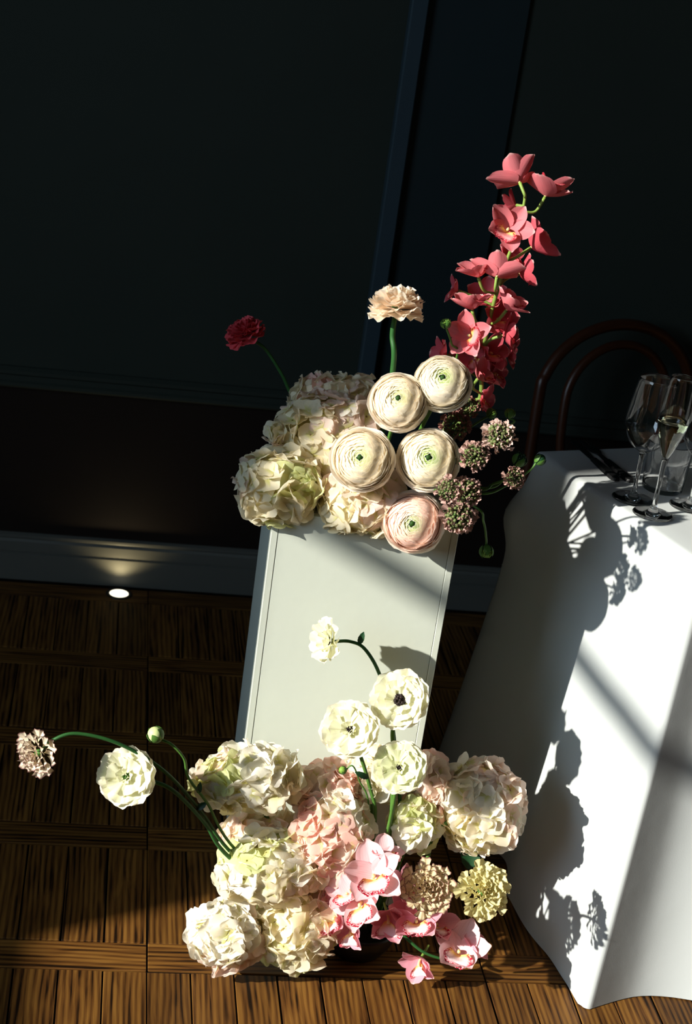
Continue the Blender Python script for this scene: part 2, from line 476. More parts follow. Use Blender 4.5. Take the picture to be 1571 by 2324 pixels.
for r in range(-1, 5):
    y0 = CROSS_Y + r * PER
    for k in range(-16, 25):
        x = X_JOINT + (k + 0.5) * BP
        y = y0 + BP + 0.2628 / 2
        if y + 0.131 > WY: continue
        M = Matrix.Translation((x + rb.uniform(-.0006, .0006), y, rb.uniform(-.0006, .0004))) @ Matrix.Rotation(math.pi / 2 + rb.uniform(-.004, .004) + (math.pi if rb.random() < .5 else 0), 4, 'Z')
        obj('board', board_me, floor, M)
    for k in range(-2, 4):
        x = X_JOINT + (k * 8 + 4) * BP
        M = Matrix.Translation((x, y0 + BP / 2 + rb.uniform(-.002, .002), rb.uniform(-.0008, .0006))) @ Matrix.Rotation(rb.uniform(-.003, .003), 4, 'Z')
        obj('cross_board', cross_me, floor, M)
# the rest of the floor, outside the picture
for k, (a, b_, c, d) in enumerate(((WX, X_JOINT - 16 * BP, RY0, WY), (X_JOINT + 32 * BP, RX1, RY0, WY), (X_JOINT + 25 * BP, X_JOINT + 32 * BP, CROSS_Y - PER + BP, WY), (X_JOINT - 16 * BP, X_JOINT + 32 * BP, RY0, CROSS_Y - PER))):
    box('floor_field', a, b_, c, d, -0.012, -0.001, MAT['wood'], floor)

def structure(o, label):
    return tag(o, label, None, None, 'structure')
wb = structure(box('wall_back', WX - 0.1, RX1 + 0.1, WY, WY + 0.1, 0.50, RZ, MAT['wall']), 'grey wall above the chair rail')
box('dado', WX - 0.1, RX1 + 0.1, WY - 0.004, WY + 0.1, -0.003, 0.50, MAT['dado'], wb)
structure(box('wall_right', RX1, RX1 + 0.1, RY0 - 0.1, WY + 0.1, -0.003, RZ, MAT['wall']), 'grey wall on the right')
structure(box('wall_front', WX - 0.1, RX1 + 0.1, RY0 - 0.1, RY0, -0.003, RZ, MAT['wall']), 'grey wall behind the viewer')
structure(box('ceiling', WX - 0.1, RX1 + 0.1, RY0 - 0.1, WY + 0.1, RZ, RZ + 0.1, MAT['ceil']), 'pale ceiling')
def left_wall():
    import bmesh
    v, f = [], []
    def q(y0, y1, z0, z1):
        a, b = box_data(WX - 0.22, WX, y0, y1, z0, z1)
        n = len(v); v.extend(a); f.extend([tuple(i + n for i in t) for t in b])
    q(RY0 - 0.1, WIN_Y0, -0.003, RZ); q(WIN_Y1, WY + 0.1, -0.003, RZ)
    q(WIN_Y0, WIN_Y1, -0.003, WIN_Z0); q(WIN_Y0, WIN_Y1, WIN_Z1, RZ)
    return obj('wall_left', fix_normals(mesh('wall_left', v, f, MAT['wall'], smooth=False)))
structure(left_wall(), 'grey wall with a tall window')
win = structure(bpy.data.objects.new('window_1', None), 'tall white framed window with glazing bars')
COL.objects.link(win); win.location = (WX - 0.12, (WIN_Y0 + WIN_Y1) / 2, WIN_Z0)
def wbar(name, y0, y1, z0, z1):
    M = Matrix.Translation(-V3(win.location))
    return box(name, WX - 0.15, WX - 0.09, y0, y1, z0, z1, MAT['trim'], win, 0.004, M)
wbar('window_frame', WIN_Y0, WIN_Y0 + 0.05, WIN_Z0, WIN_Z1); wbar('window_frame', WIN_Y1 - 0.05, WIN_Y1, WIN_Z0, WIN_Z1)
wbar('window_frame', WIN_Y0 + 0.05, WIN_Y1 - 0.05, WIN_Z0, WIN_Z0 + 0.05); wbar('window_frame', WIN_Y0 + 0.05, WIN_Y1 - 0.05, WIN_Z1 - 0.05, WIN_Z1)
TRANSOM = 2.21
wbar('transom', WIN_Y0 + 0.05, WIN_Y1 - 0.05, TRANSOM - 0.015, TRANSOM + 0.015)

# baseboard with a stepped profile
def baseboard(name, x0, x1, label):
    y = WY - 0.004
    prof = [(y, 0.0), (y - 0.016, 0.0), (y - 0.016, 0.069), (y - 0.012, 0.0705), (y - 0.012, 0.0735), (y - 0.015, 0.075), (y - 0.015, 0.100),
            (y - 0.011, 0.106), (y - 0.013, 0.110), (y - 0.013, 0.116), (y - 0.004, 0.119), (y, 0.119)]
    return structure(extrude_profile(name, prof, x0, x1, MAT['trim']), label)
baseboard('baseboard_left', WX, 0.575, 'white stepped baseboard along the dark dado')
baseboard('baseboard_right', 0.84, RX1, 'white stepped baseboard behind the table')
def rail(name, x0, x1, label):
    y = WY
    prof = [(y, 0.487), (y - 0.018, 0.487), (y - 0.022, 0.492), (y - 0.022, 0.499), (y - 0.014, 0.503), (y - 0.014, 0.515), (y - 0.020, 0.519), (y - 0.020, 0.527), (y - 0.008, 0.534), (y, 0.534)]
    return structure(extrude_profile(name, prof, x0, x1, MAT['wall']), label)
rail('trim_1', WX, 0.572, 'grey moulded chair rail left of the casing')
rail('trim_2', 0.842, RX1, 'grey moulded chair rail behind the bentwood chair')
structure(box('trim_3', 0.5745, 0.612, WY - 0.035, WY, -0.003, RZ, MAT['casing'], None, 0.003), 'narrow vertical casing strip, bluish window light in its colour')
structure(box('trim_4', 0.612, 0.838, WY - 0.012, WY, -0.003, RZ, MAT['teal'], None, 0.002), 'dark teal flat pilaster beside the casing')

# floor uplight
LP = V3((0.0617, 3.3595, 0.0))
up = thing('floor_uplight', LP, 'small round lit uplight set into the floor by the baseboard', 'light')
v, f = lathe_data([(0.0232, 0.0006), (0.0232, 0.0022), (0.030, 0.0022), (0.032, 0.0008), (0.032, 0.0004), (0.0232, 0.0004)], 40)
obj('bezel', fix_normals(mesh('bezel', v, f, MAT['black'])), up)
v, f = lathe_data(smooth_prof([(0.0, 0.0024), (0.010, 0.0023), (0.019, 0.0019), (0.0228, 0.0010)], 4), 40)
obj('lens', mesh('lens', v, f, MAT['lamp']), up)
sp = bpy.data.lights.new('uplight_beam', 'SPOT')
sp.energy = 0.9; sp.spot_size = math.radians(132); sp.spot_blend = 0.6; sp.color = (1.0, 0.82, 0.46); sp.shadow_soft_size = 0.012
so = bpy.data.objects.new('uplight_beam', sp); COL.objects.link(so)
so.parent = up; so.location = (0, 0, 0.006); so.rotation_euler = (math.radians(180), 0, 0)

# ------------------------------------------------------------------ plinth
PY = 2.155                                   # front right corner; the box stands turned a little to the left
PTURN = math.radians(3.3)
PX1 = (at(1040.4, 1209.7, PY).x + at(957, 1700.8, PY).x) / 2
_pl = 0.30
for _i in range(4):
    _yl = PY + _pl * math.sin(PTURN)
    PX0 = (at(618.3, 1201.2, _yl).x + at(534.9, 1841.5, _yl).x) / 2
    _pl = (PX1 - PX0) / math.cos(PTURN)
PD = _pl
PH = 0.735
pl = thing('plinth', (PX1, PY, 0), 'tall white painted box plinth carrying the upper flowers', 'plinth')
Mi = Matrix.Rotation(-PTURN, 4, 'Z')
def plinth_point(a, b, z):
    """a to the right from the left front corner, b to the back"""
    return V3((PX1, PY, 0)) + Mi.to_3x3() @ V3((a - PD, b, z))
ST = 0.0105
box('side_panel', -PD, -PD + ST, 0, PD, 0.0005, PH, MAT['plinth'], pl, 0.0007, Mi)
box('side_panel', -ST, 0, 0, PD, 0.0005, PH, MAT['plinth'], pl, 0.0007, Mi)
box('front_panel', -PD + ST + 0.0006, -ST - 0.0006, 0.0006, ST, 0.0005, PH - 0.0006, MAT['plinth'], pl, 0.0005, Mi)
box('back_panel', -PD + ST + 0.0006, -ST - 0.0006, PD - ST, PD, 0.0005, PH - 0.0006, MAT['plinth'], pl, 0.0005, Mi)
box('top_panel', -PD + ST + 0.0006, -ST - 0.0006, ST + 0.0006, PD - ST - 0.0006, PH - 0.012, PH, MAT['plinth'], pl, 0.0005, Mi)

def bowl(name, loc, r, h, mat, label):
    prof = smooth_prof([(0.0, 0.0), (r * 0.6, 0.0), (r * 0.72, 0.004), (r * 0.93, h * 0.5), (r, h)], 4) + \
           smooth_prof([(r - 0.004, h), (r * 0.9, h * 0.5), (r * 0.68, 0.010), (0.0, 0.008)], 4)
    v, f = lathe_data(prof, 40)
    o = obj(name, fix_normals(mesh(name, v, f, mat)), None)
    o.location = loc
    return tag(o, label, 'bowl')
TB = plinth_point(PD / 2, 0.12, PH)           # upper bowl
bowl('flower_bowl', TB, 0.085, 0.06, MAT['black'], 'low black bowl holding the flowers on top of the plinth')
BB = V3(atz(800, 2110, 0.0))
BB = V3((BB.x, 2.065, 0.0))
bowl('flower_bowl', BB + V3((0, 0, 0.0006)), 0.066, 0.055, MAT['black'], 'low black bowl on the floor under the lower flowers')
TBR = TB + V3((0, 0, 0.03)); BBR = BB + V3((0, 0, 0.03))

# ------------------------------------------------------------------ table
BLC = V3((0.768, 2.53, 0.0))
E1 = V3((0.3202, -0.9473, 0)); E2 = V3((0.9473, 0.3202, 0))
TS, TW, TZ = 0.50, 0.80, 0.75
tl = thing('dining_table', BLC + E1 * TS / 2 + E2 * TW / 2, 'small rectangular table standing under the white cloth', 'table')
Mt = Matrix(((E2.x, -E1.x, 0, 0), (E2.y, -E1.y, 0, 0), (0, 0, 1, 0), (0, 0, 0, 1)))
box('tabletop', -TW / 2 + .008, TW / 2 - .008, -TS / 2 + .008, TS / 2 - .008, TZ - 0.03, TZ - 0.003, MAT['bent'], tl, 0.003, Mt)
for sx in (-1, 1):
    for sy in (-1, 1):
        cx, cy = sx * (TW / 2 - .06), sy * (TS / 2 - .06)
        box('leg', cx - .02, cx + .02, cy - .02, cy + .02, 0.0006, TZ - 0.031, MAT['bent'], tl, 0.003, Mt)
def cloth():
    # perimeter stations: (arc position, point on the rounded table edge, outward direction)
    rc = 0.012
    cs = [V3((0, 0, 0)), V3((TS, 0, 0)), V3((TS, TW, 0)), V3((0, TW, 0))]       # (along E1, along E2)
    per = []
    dirs = [V3((1, 0, 0)), V3((0, 1, 0)), V3((-1, 0, 0)), V3((0, -1, 0))]
    outs = [V3((0, -1, 0)), V3((1, 0, 0)), V3((0, 1, 0)), V3((-1, 0, 0))]
    lens = [TS, TW, TS, TW]
    nst = [90, 110, 60, 70]
    for k in range(4):
        for i in range(nst[k]):
            t = i / nst[k]
            s = rc + t * (lens[k] - 2 * rc)
            per.append((k, s, cs[k] + dirs[k] * s, outs[k].copy()))
        for i in range(9):
            a = i / 9 * math.pi / 2
            o = outs[k] * math.cos(a) + dirs[k] * math.sin(a)
            c = cs[(k + 1) % 4] - dirs[k] * rc - outs[k] * rc
            per.append((k + 0.5, a, c + o * rc, o))
    def interp(x, kn):
        if x <= kn[0][0]: return kn[0][1]
        for (a, fa), (b, fb) in zip(kn, kn[1:]):
            if x <= b:
                t = (x - a) / (b - a); t = t * t * (3 - 2 * t)
                return fa + (fb - fa) * t
        return kn[-1][1]
    left = [(0.0, 0.072), (0.07, 0.062), (0.19, 0.030), (0.30, 0.085), (0.39, 0.108), (0.44, 0.114), (0.50, 0.120)]
    front = [(0.0, 0.105), (0.05, 0.100), (0.16, 0.20), (0.32, 0.33), (0.42, 0.12), (0.55, 0.16), (0.80, 0.12)]
    far = [(0.0, 0.12), (0.2, 0.05), (0.4, 0.09), (0.50, 0.1)]
    back = [(0.0, 0.10), (0.2, 0.05), (0.45, 0.09), (0.68, 0.045), (0.80, 0.072)]
    tabs = [left, front, far, back]
    rows = 46
    v, f = [], []
    n = len(per)
    for j in range(rows + 1):
        t = j / rows
        z = TZ - 0.012 - (TZ - 0.0135) * t
        for (k, s, p, o) in per:
            if k == int(k): fl = interp(s, tabs[int(k)])
            else:
                kk = int(k); fl = tabs[kk][-1][1] * (1 + 0.27 * math.sin(2 * s))
            d = fl * (0.25 * t + 0.75 * t ** 1.25)
            # small soft fold near the top of the back-left corner
            q = None
            if k == 0: q = s
            elif k == 3: q = (TW - s)
            elif k == 3.5: q = 0.0
            if q is not None:
                d += 0.026 * math.exp(-(q / 0.05) ** 2) * (math.exp(-((t - 0.16) / 0.07) ** 2)) 
            if k == 0:
                d += 0.004 * t * math.sin(s * 40 + 1.0)
            if k == 1 and s > .2: d += 0.006 * t * math.sin(s * 40)
            P = p + o * d
            w = 0.25 * t + 0.75 * t ** 1.25
            sm = lambda x: (lambda y: y * y * (3 - 2 * y))(min(1, max(0, x)))
            if k == 0: P = P + V3((1, 0, 0)) * (0.105 * w * sm((s - 0.28) / 0.21))
            elif k == 0.5: P = p + V3((0.105, -0.120, 0)) * w
            elif k == 1: P = P + V3((0, -1, 0)) * (0.120 * w * sm(1 - s / 0.13))
            v.append((P.x, P.y, z))
    for j in range(rows):
        for i in range(n):
            i2 = (i + 1) % n
            f.append((j * n + i, j * n + i2, (j + 1) * n + i2, (j + 1) * n + i))
    # rounded hem over the table edge, then the flat top
    base = 0
    prev = list(range(n))
    for (ins, z) in ((0.0012, TZ - 0.0075), (0.004, TZ - 0.003), (0.009, TZ - 0.0008), (0.014, TZ), (0.05, TZ + 0.0003)):
        cur = []
        for (k, s, p, o) in per:
            q = p - o * min(ins, 0.0119) 
            if ins > 0.0119:
                q = V3((min(max(q.x, ins), TS - ins), min(max(q.y, ins), TW - ins), 0))
            cur.append(len(v)); v.append((q.x, q.y, z))
        for i in range(n):
            i2 = (i + 1) % n
            f.append((cur[i], cur[i2], prev[i2], prev[i]))
        prev = cur
    c = len(v); v.append((TS / 2, TW / 2, TZ + 0.0003))
    for i in range(n): f.append((c, prev[(i + 1) % n], prev[i]))
    W = [BLC + E1 * a + E2 * b + V3((0, 0, z)) for a, b, z in v]
    root = BLC + E1 * TS / 2 + E2 * TW / 2
    me = fix_normals(mesh('tablecloth', [w - root for w in W], f, MAT['cloth']))
    o = obj('tablecloth', me); o.location = root
    return tag(o, 'long white linen tablecloth hanging to the floor', 'tablecloth')
cloth()
TOPZ = TZ + 0.0008

# glasses
def lathe_obj(name, prof, mat, parent, seg=56):
    v, f = lathe_data(prof, seg)
    return obj(name, fix_normals(mesh(name, v, f, mat)), parent)
def glass_foot(parent, rf, hs, rb, mat):
    """foot and stem up to the underside of the bowl"""
    prof = [(0.0, 0.0)] + [(rf * 0.5, 0.0), (rf - 0.001, 0.0005), (rf, 0.0014), (rf - 0.001, 0.0024)] + smooth_prof([(rf * 0.7, 0.0030), (rf * 0.35, 0.0055), (0.0068, 0.011), (0.0044, 0.020), (0.0038, hs * 0.5), (0.0042, hs * 0.85), (rb, hs)], 6) + [(0.0, hs)]
    return lathe_obj('stem', [(max(a, 1e-5), b) for a, b in prof], mat, parent)
def bowl_prof(out, wall):
    o = smooth_prof(out, 6)
    top = o[-1]
    i = [(max(r - wall, 1e-5), z + (wall * 2.2 if k < 2 else 0)) for k, (r, z) in enumerate(o)]
    i = [(r, max(z, o[0][1] + wall * 2.2)) for r, z in i]
    rim = [(top[0] - wall * 0.12, top[1] + wall * 0.35), (top[0] - wall * 0.5, top[1] + wall * 0.5), (top[0] - wall * 0.88, top[1] + wall * 0.35)]
    lo = (max(top[0] - wall, 1e-5), top[1])
    return o + rim + i[::-1]
wg = thing('wine_glass', atz(1436, 1133, TOPZ), 'tall empty wine glass behind the sparkling wine flute', 'glass')
wscale = 1.0
glass_foot(wg, 0.036, 0.086, 0.006, MAT['glass'])
lathe_obj('bowl', bowl_prof([(0.001, 0.0865), (0.012, 0.0895), (0.027, 0.102), (0.0385, 0.125), (0.0405, 0.143), (0.037, 0.175), (0.0315, 0.215)], 0.0011), MAT['glass'], wg)
fl = thing('champagne_flute', atz(1481, 1168, TOPZ), 'slender flute half full of pale sparkling wine', 'glass')
glass_foot(fl, 0.034, 0.098, 0.004, MAT['glass'])
FLB = [(0.001, 0.0985), (0.006, 0.103), (0.014, 0.122), (0.0225, 0.148), (0.0252, 0.165), (0.0235, 0.195), (0.0195, 0.240)]
lathe_obj('bowl', bowl_prof(FLB, 0.0010), MAT['glass'], fl)
wo = [(r - 0.00085, z + 0.0018) for r, z in smooth_prof(FLB, 6) if z < 0.168]
wo = [(max(r, 1e-5), z) for r, z in wo]
lathe_obj('wine', wo + [(wo[-1][0] * 0.5, wo[-1][1] - 0.0004), (1e-5, wo[-1][1] - 0.0005)], MAT['wine'], fl)
tm = tag(obj('water_tumbler', None or fix_normals(mesh('water_tumbler', *lathe_data(
    [(1e-5, 0.0), (0.02, 0.0), (0.031, 0.0), (0.0338, 0.0004), (0.0350, 0.0015), (0.0356, 0.004), (0.0358, 0.008), (0.0366, 0.02), (0.0376, 0.04), (0.0384, 0.065), (0.0390, 0.086), (0.0390, 0.0876), (0.0387, 0.0882),
     (0.0383, 0.0882), (0.0380, 0.0876), (0.0378, 0.086), (0.0372, 0.065), (0.0364, 0.04), (0.0354, 0.02), (0.0347, 0.012), (0.0338, 0.0097), (0.0318, 0.0086), (0.02, 0.0081), (1e-5, 0.008)], 56), MAT['glass']))), 'low clear water tumbler behind the flute', 'glass')
tm.location = atz(1502, 1110, TOPZ)
wg2 = thing('wine_glass', atz(1566, 1150, TOPZ), 'wine glass at the right edge with only its foot in view', 'glass')
for ch in list(wg.children):
    c = ch.copy(); COL.objects.link(c); c.parent = wg2
# black cutlery
def cutlery(name, a, b, label, kind):
    A, B = atz(*a, TOPZ), atz(*b, TOPZ)
    L_ = 0.205
    d = (A - B).normalized()
    root = thing(name, B, label, 'cutlery')
    x = d; y = V3((0, 0, 1)).cross(x)
    def flat(nm, outline, z0, z1):
        n = len(outline)
        vv = [x * p[0] + y * p[1] + V3((0, 0, z0)) for p in outline] + [x * p[0] + y * p[1] * 0.8 + V3((0, 0, z1)) for p in outline]
        ff = [tuple(range(n)), tuple(range(2 * n - 1, n - 1, -1))] + [(i, (i + 1) % n, n + (i + 1) % n, n + i) for i in range(n)]
        return obj(nm, fix_normals(mesh(nm, vv, ff, MAT['knife'], smooth=False)), root)
    hd = [(0.0, -.004), (.004, -.0075), (.012, -.009), (.05, -.0085), (.10, -.006), (.10, .006), (.05, .0085), (.012, .009), (.004, .0075), (0.0, .004)]
    flat('handle', hd, 0.0004, 0.006)
    if kind == 'knife':
        flat('blade', [(.1005, -.005), (.13, -.009), (.17, -.010), (.195, -.008), (L_, 0.0), (.19, .006), (.1005, .005)], 0.0012, 0.003)
    else:
        flat('neck', [(.1005, -.005), (.13, -.004), (.145, -.011), (.165, -.012), (.165, .012), (.145, .011), (.13, .004), (.1005, .005)], 0.0012, 0.004)
        for k in range(4):
            y0 = -.0115 + k * .0062
            flat('tine', [(.1652, y0), (L_, y0 + .001), (L_, y0 + .0028), (.1652, y0 + .0042)], 0.0012, 0.0034)
cutlery('table_knife', (1316, 1018), (1400, 1093), 'black table knife lying nearest the cloth edge', 'knife')
cutlery('table_fork', (1342, 1018), (1432, 1096), 'black table fork lying beside the knife', 'fork')

# ------------------------------------------------------------------ bentwood chair
def chair():
    CY = 3.19
    pL = at(1229, 1000, CY); pT = at(1395, 778, CY)
    c0 = pL + E2 * 0.215
    root = thing('bentwood_chair', V3((c0.x, c0.y, 0)), 'dark bentwood chair with a double hoop back behind the table', 'chair')
    ex, ey = E2, -E1                 # ex to the right, ey away from the table
    def W(a, b, z): return V3(root.location) + ex * a + ey * b + V3((0, 0, z))
    def hoop(nm, w, zt, z0, zb, r, lean):
        pts = []
        pts.append(W(-w * 0.92, lean(z0), z0)); pts.append(W(-w, lean((z0 + zb) / 2), (z0 + zb) / 2)); pts.append(W(-w * 1.0, lean(zb), zb))
        for i in range(1, 10):
            a = math.pi * i / 10
            z = zb + (zt - zb) * math.sin(a)
            pts.append(W(-w * math.cos(a), lean(z), z))
        pts.append(W(w * 1.0, lean(zb), zb)); pts.append(W(w, lean((z0 + zb) / 2), (z0 + zb) / 2)); pts.append(W(w * 0.92, lean(z0), z0))
        return tube(nm, pts, r, r, MAT['bent'], root, 5, 10)
    lean = lambda z: 0.02 + max(0, z - 0.45) * 0.12
    zt = pT.z + 0.012
    hoop('back_hoop', 0.215, zt, 0.005, zt - 0.17, 0.0135, lean)
    hoop('inner_hoop', 0.145, zt - 0.045, 0.455, zt - 0.18, 0.011, lambda z: lean(z) - 0.006)
    prof = smooth_prof([(0.0, 0.440), (0.175, 0.440), (0.200, 0.445), (0.205, 0.456), (0.198, 0.468), (0.170, 0.471), (0.0, 0.464)], 4)
    v, f = lathe_data(prof, 40)
    s = obj('seat', fix_normals(mesh('seat', v, f, MAT['bent'])), root, Matrix.Translation(ey * -0.19))
    for a in (-0.15, 0.15):
        tube('leg', [W(a, -0.32, 0.44), W(a * 1.12, -0.345, 0.22), W(a * 1.2, -0.36, 0.004)], 0.014, 0.010, MAT['bent'], root, 4, 10)
    pts = [W(0.15 * math.cos(2 * math.pi * i / 16), -0.19 + 0.15 * math.sin(2 * math.pi * i / 16), 0.22) for i in range(17)]
    tube('leg_ring', pts, 0.008, 0.008, MAT['bent'], root, 2, 8)
chair()

# ------------------------------------------------------------------ petals
def petal_grid(nu, nv, fn):
    """fn(u across -1..1, v along 0..1) -> point"""
    v, f, uv = [], [], []
    for j in range(nv + 1):
        for i in range(nu + 1):
            u = -1 + 2 * i / nu; t = j / nv
            v.append(fn(u, t)); uv.append(((u + 1) / 2, t))
    for j in range(nv):
        for i in range(nu):
            a = j * (nu + 1) + i
            f.append((a, a + 1, a + nu + 2, a + nu + 1))
    return v, f, uv
def join(parts):
    V, F, U = [], [], []
    for v, f, u in parts:
        n = len(V); V += list(v); F += [tuple(i + n for i in t) for t in f]; U += list(u)
    return V, F, U

# --- hydrangea florets: four rounded, slightly toothed petals
def floret_mesh(seed):
    r = random.Random(seed)
    parts = []
    cup = r.uniform(-0.15, 0.35)
    for k in range(4):
        a = k * math.pi / 2 + r.uniform(-.12, .12)
        L_ = r.uniform(0.88, 1.08); Wd = r.uniform(0.58, 0.70)
        ph, am = r.uniform(0, 6), r.uniform(0.03, 0.09)
        curl = r.uniform(-0.10, 0.22); lift = cup + r.uniform(-.12, .12)
        def fn(u, t, L_=L_, Wd=Wd, ph=ph, am=am, curl=curl, lift=lift, a=a, r=r):
            w = Wd * (math.sin(math.pi * (0.10 + 0.74 * t ** 0.9)) ** 0.72)
            edge = 1.0 + (r.uniform(-.035, .035) if abs(u) > 0.99 or t > .99 else 0)
            y = L_ * (0.06 + 0.94 * t - 0.26 * abs(u) ** 2.4 * t * t) * edge
            x = w * u * edge
            z = lift * t * t + curl * u * u * t + am * math.sin(3.2 * u + ph + 4 * t) * t - 0.10 * t ** 4
            c, s = math.cos(a), math.sin(a)
            return (x * c - y * s, x * s + y * c, z + 0.02 * (k % 2))
        parts.append(petal_grid(6, 6, fn))
    v, f, uv = join(parts)
    return mesh('floret', v, f, MAT['hyd'], uv=uv)
FLORETS = [floret_mesh(100 + i) for i in range(14)]
EYE_ME = mesh('floret_eye', *ball_data(0.09, 0.09, 0.07, 6, 4), MAT['eye_green'])

CREAM, PINK, DPINK, GREEN, WHITE = lin(250, 241, 214), lin(252, 232, 218), lin(249, 210, 196), lin(232, 236, 176), lin(252, 247, 234)
def hydrangea(c, wpx, hpx, Y=None, z=None, pal=((CREAM, 1),), face=(0, 0.3), foot=None, label='', seed=0, n=120, fl=0.0255, stem_via=None, depth=0.85, hide=-0.72):
    P = at(*c, Y) if z is None else atz(*c, z)
    k = mpp(P)
    rx, ry = wpx / 2 * k, hpx / 2 * k
    rx -= fl * 0.45; ry -= fl * 0.45
    rz = depth * (rx + ry) / 2
    fc = facing(P, face[0], face[1])
    r = random.Random(seed)
    B = frame(V3((0, 0, 0)), facing(P))      # ellipsoid axes: picture right, picture up, towards the viewer
    base = foot if foot is not None else P - fc * rz
    root = thing('hydrangea', base, label, 'hydrangea', None)
    tot = sum(w for _, w in pal)
    v, f = ball_data(rx * 0.74, ry * 0.74, rz * 0.74, 16, 10)
    B3 = B.to_3x3()
    obj('flower_core', mesh('flower_core', v, f, MAT['core']), root, rel(root, Matrix.Translation(P) @ B))
    # a slow colour drift over the head, so that tints sit in patches
    drift = V3((r.uniform(-1, 1), r.uniform(-1, 1), r.uniform(-1, 1))).normalized()
    lump = [V3((r.uniform(-1, 1), r.uniform(-1, 1), r.uniform(-1, 1))).normalized() for _ in range(9)]
    for d in fib(int(n * 0.68) + 3):
        d = (d + V3((r.gauss(0, .07), r.gauss(0, .07), r.gauss(0, .07)))).normalized()
        wd = (B3 @ d)
        if wd.dot(fc) < hide: continue
        bulge = 0.86 + 0.17 * max((d.dot(l) - 0.35) / 0.65 for l in lump)
        rad = bulge * r.uniform(0.93, 1.05)
        pos = P + B3 @ V3((d.x * rx, d.y * ry, d.z * rz)) * rad
        nrm = (B3 @ V3((d.x / rx, d.y / ry, d.z / rz))).normalized()
        nrm = (nrm + V3((r.gauss(0, .30), r.gauss(0, .30), r.gauss(0, .30)))).normalized()
        upv = V3((r.uniform(-1, 1), r.uniform(-1, 1), r.uniform(-1, 1)))
        s = fl * r.uniform(0.82, 1.2)
        M = frame(pos, nrm, upv, s)
        # pigment
        x = (0.5 + 0.5 * d.dot(drift)) * 0.6 + r.random() * 0.4
        acc = 0; colr = pal[-1][0]; prev = pal[0][0]
        for cc, w in pal:
            acc += w / tot
            if x <= acc: colr = cc; break
        j = r.uniform(0.9, 1.04)
        colr = tuple(min(1, q * j) for q in colr[:3]) + (1,)
        obj('floret', FLORETS[r.randrange(len(FLORETS))], root, rel(root, M), colr)
    if foot is not None:
        pts = [foot] + (stem_via or []) + [P - fc * rz * 0.4]
        tube('stem', pts, 0.0042, 0.0036, MAT['stem'], root, 6, 8)
    return root

# --- ranunculus: shells of cupped petals around a green button
def cup_petal(R, th_rim, half_az, flare, lap, seed, mat, squash=0.9, th_base=2.6):
    r = random.Random(seed)
    ph = [r.uniform(0, 6.3) for _ in range(4)]
    def fn(u, t):
        az = u * half_az
        rim = th_rim + (0.26 * abs(u) ** 2.2 + 0.07 * math.sin(4 * u + ph[0]) + 0.025 * math.sin(13 * u + ph[1])) * min(1.0, th_rim + .1)
        th = th_base + (rim - th_base) * t
        rr = R * (1 + lap * u + flare * t ** 9 + 0.012 * math.sin(4 * u + ph[2]) * t + 0.010 * math.sin(9 * u + ph[3]) * t ** 3)
        return (rr * math.sin(th) * math.cos(az), rr * math.sin(th) * math.sin(az), squash * rr * math.cos(th))
    v, f, uv = petal_grid(10, 8, lambda u, t: fn(u, 1 - (1 - t) ** 1.7))
    return mesh('petal', v, f, mat, uv=uv)
RIMS = [100, 93, 86, 78, 70, 61, 52, 44, 37, 32.5, 29, 26, 23.2, 20.5, 17.5, 13, 8]
RAN_N = len(RIMS)
RAN_SETS = {}
def ran_set(mat_key, variant):
    key = (mat_key, variant)
    if key not in RAN_SETS:
        out = []
        for k in range(RAN_N):
            q = k / (RAN_N - 1)
            R = 1.0 - 0.021 * k - (0.02 if k > RAN_N - 4 else 0)
            half = math.radians(62 - 6 * q)
            fl_ = (0.12, 0.105, 0.095, 0.085, 0.08)[k] if k < 5 else (0.07 if k < 12 else 0.05)
            out.append([cup_petal(R, math.radians(RIMS[k]), half, fl_, 0.016, variant * 1000 + k * 10 + s, MAT[mat_key], 0.80) for s in range(2)])
        RAN_SETS[key] = out
    return RAN_SETS[key]
def ranunculus(c, dpx, Y, face, foot, label, cols, mat='ran', seed=0, via=None, petals=(6, 4), stem_mat='stem', squash=1.0, name='ranunculus', stem_r=0.0032):
    """cols: (outer, middle, inner) pigments"""
    P = at(*c, Y); k = mpp(P)
    R = dpx / 2 * k * 0.97
    fc = facing(P, *face)
    r = random.Random(seed)
    root = thing(name, foot, label, 'ranunculus')
    F0 = frame(P, fc, None, R) @ Matrix.Diagonal((1, 1, squash, 1))
    for kk, sets in enumerate(ran_set(mat, seed % 3)):
        q = kk / (RAN_N - 1)
        n = petals[0] if q < 0.35 else (petals[0] - 1 if q < 0.75 else petals[1])
        off = kk * 2.399 + r.uniform(-.2, .2)
        if q < 0.5: colr = mixc(cols[0], cols[1], q / 0.5)
        else: colr = mixc(cols[1], cols[2], min(1, (q - 0.5) / 0.5) ** 2.2)
        for i in range(n):
            a = off + 2 * math.pi * i / n + r.uniform(-.08, .08)
            M = F0 @ Matrix.Rotation(a, 4, 'Z') @ Matrix.Rotation(r.uniform(-.04, .04) + (0.06 if q < .2 else 0), 4, 'Y')
            j = r.uniform(0.94, 1.03)
            obj('petal', sets[r.randrange(2)], root, rel(root, M), tuple(min(1, x * j) for x in colr[:3]) + (1,))
    v, f = ball_data(0.12, 0.12, 0.14, 10, 7)
    obj('flower_eye', mesh('flower_eye', v, f, MAT['eye_deep']), root, rel(root, F0 @ Matrix.Translation((0, 0, 0.41))))
    pts = [foot] + (via or []) + [P - fc * R * 0.55]
    tube('stem', pts, stem_r * 1.1, stem_r, MAT[stem_mat], root, 6, 8)
    return root

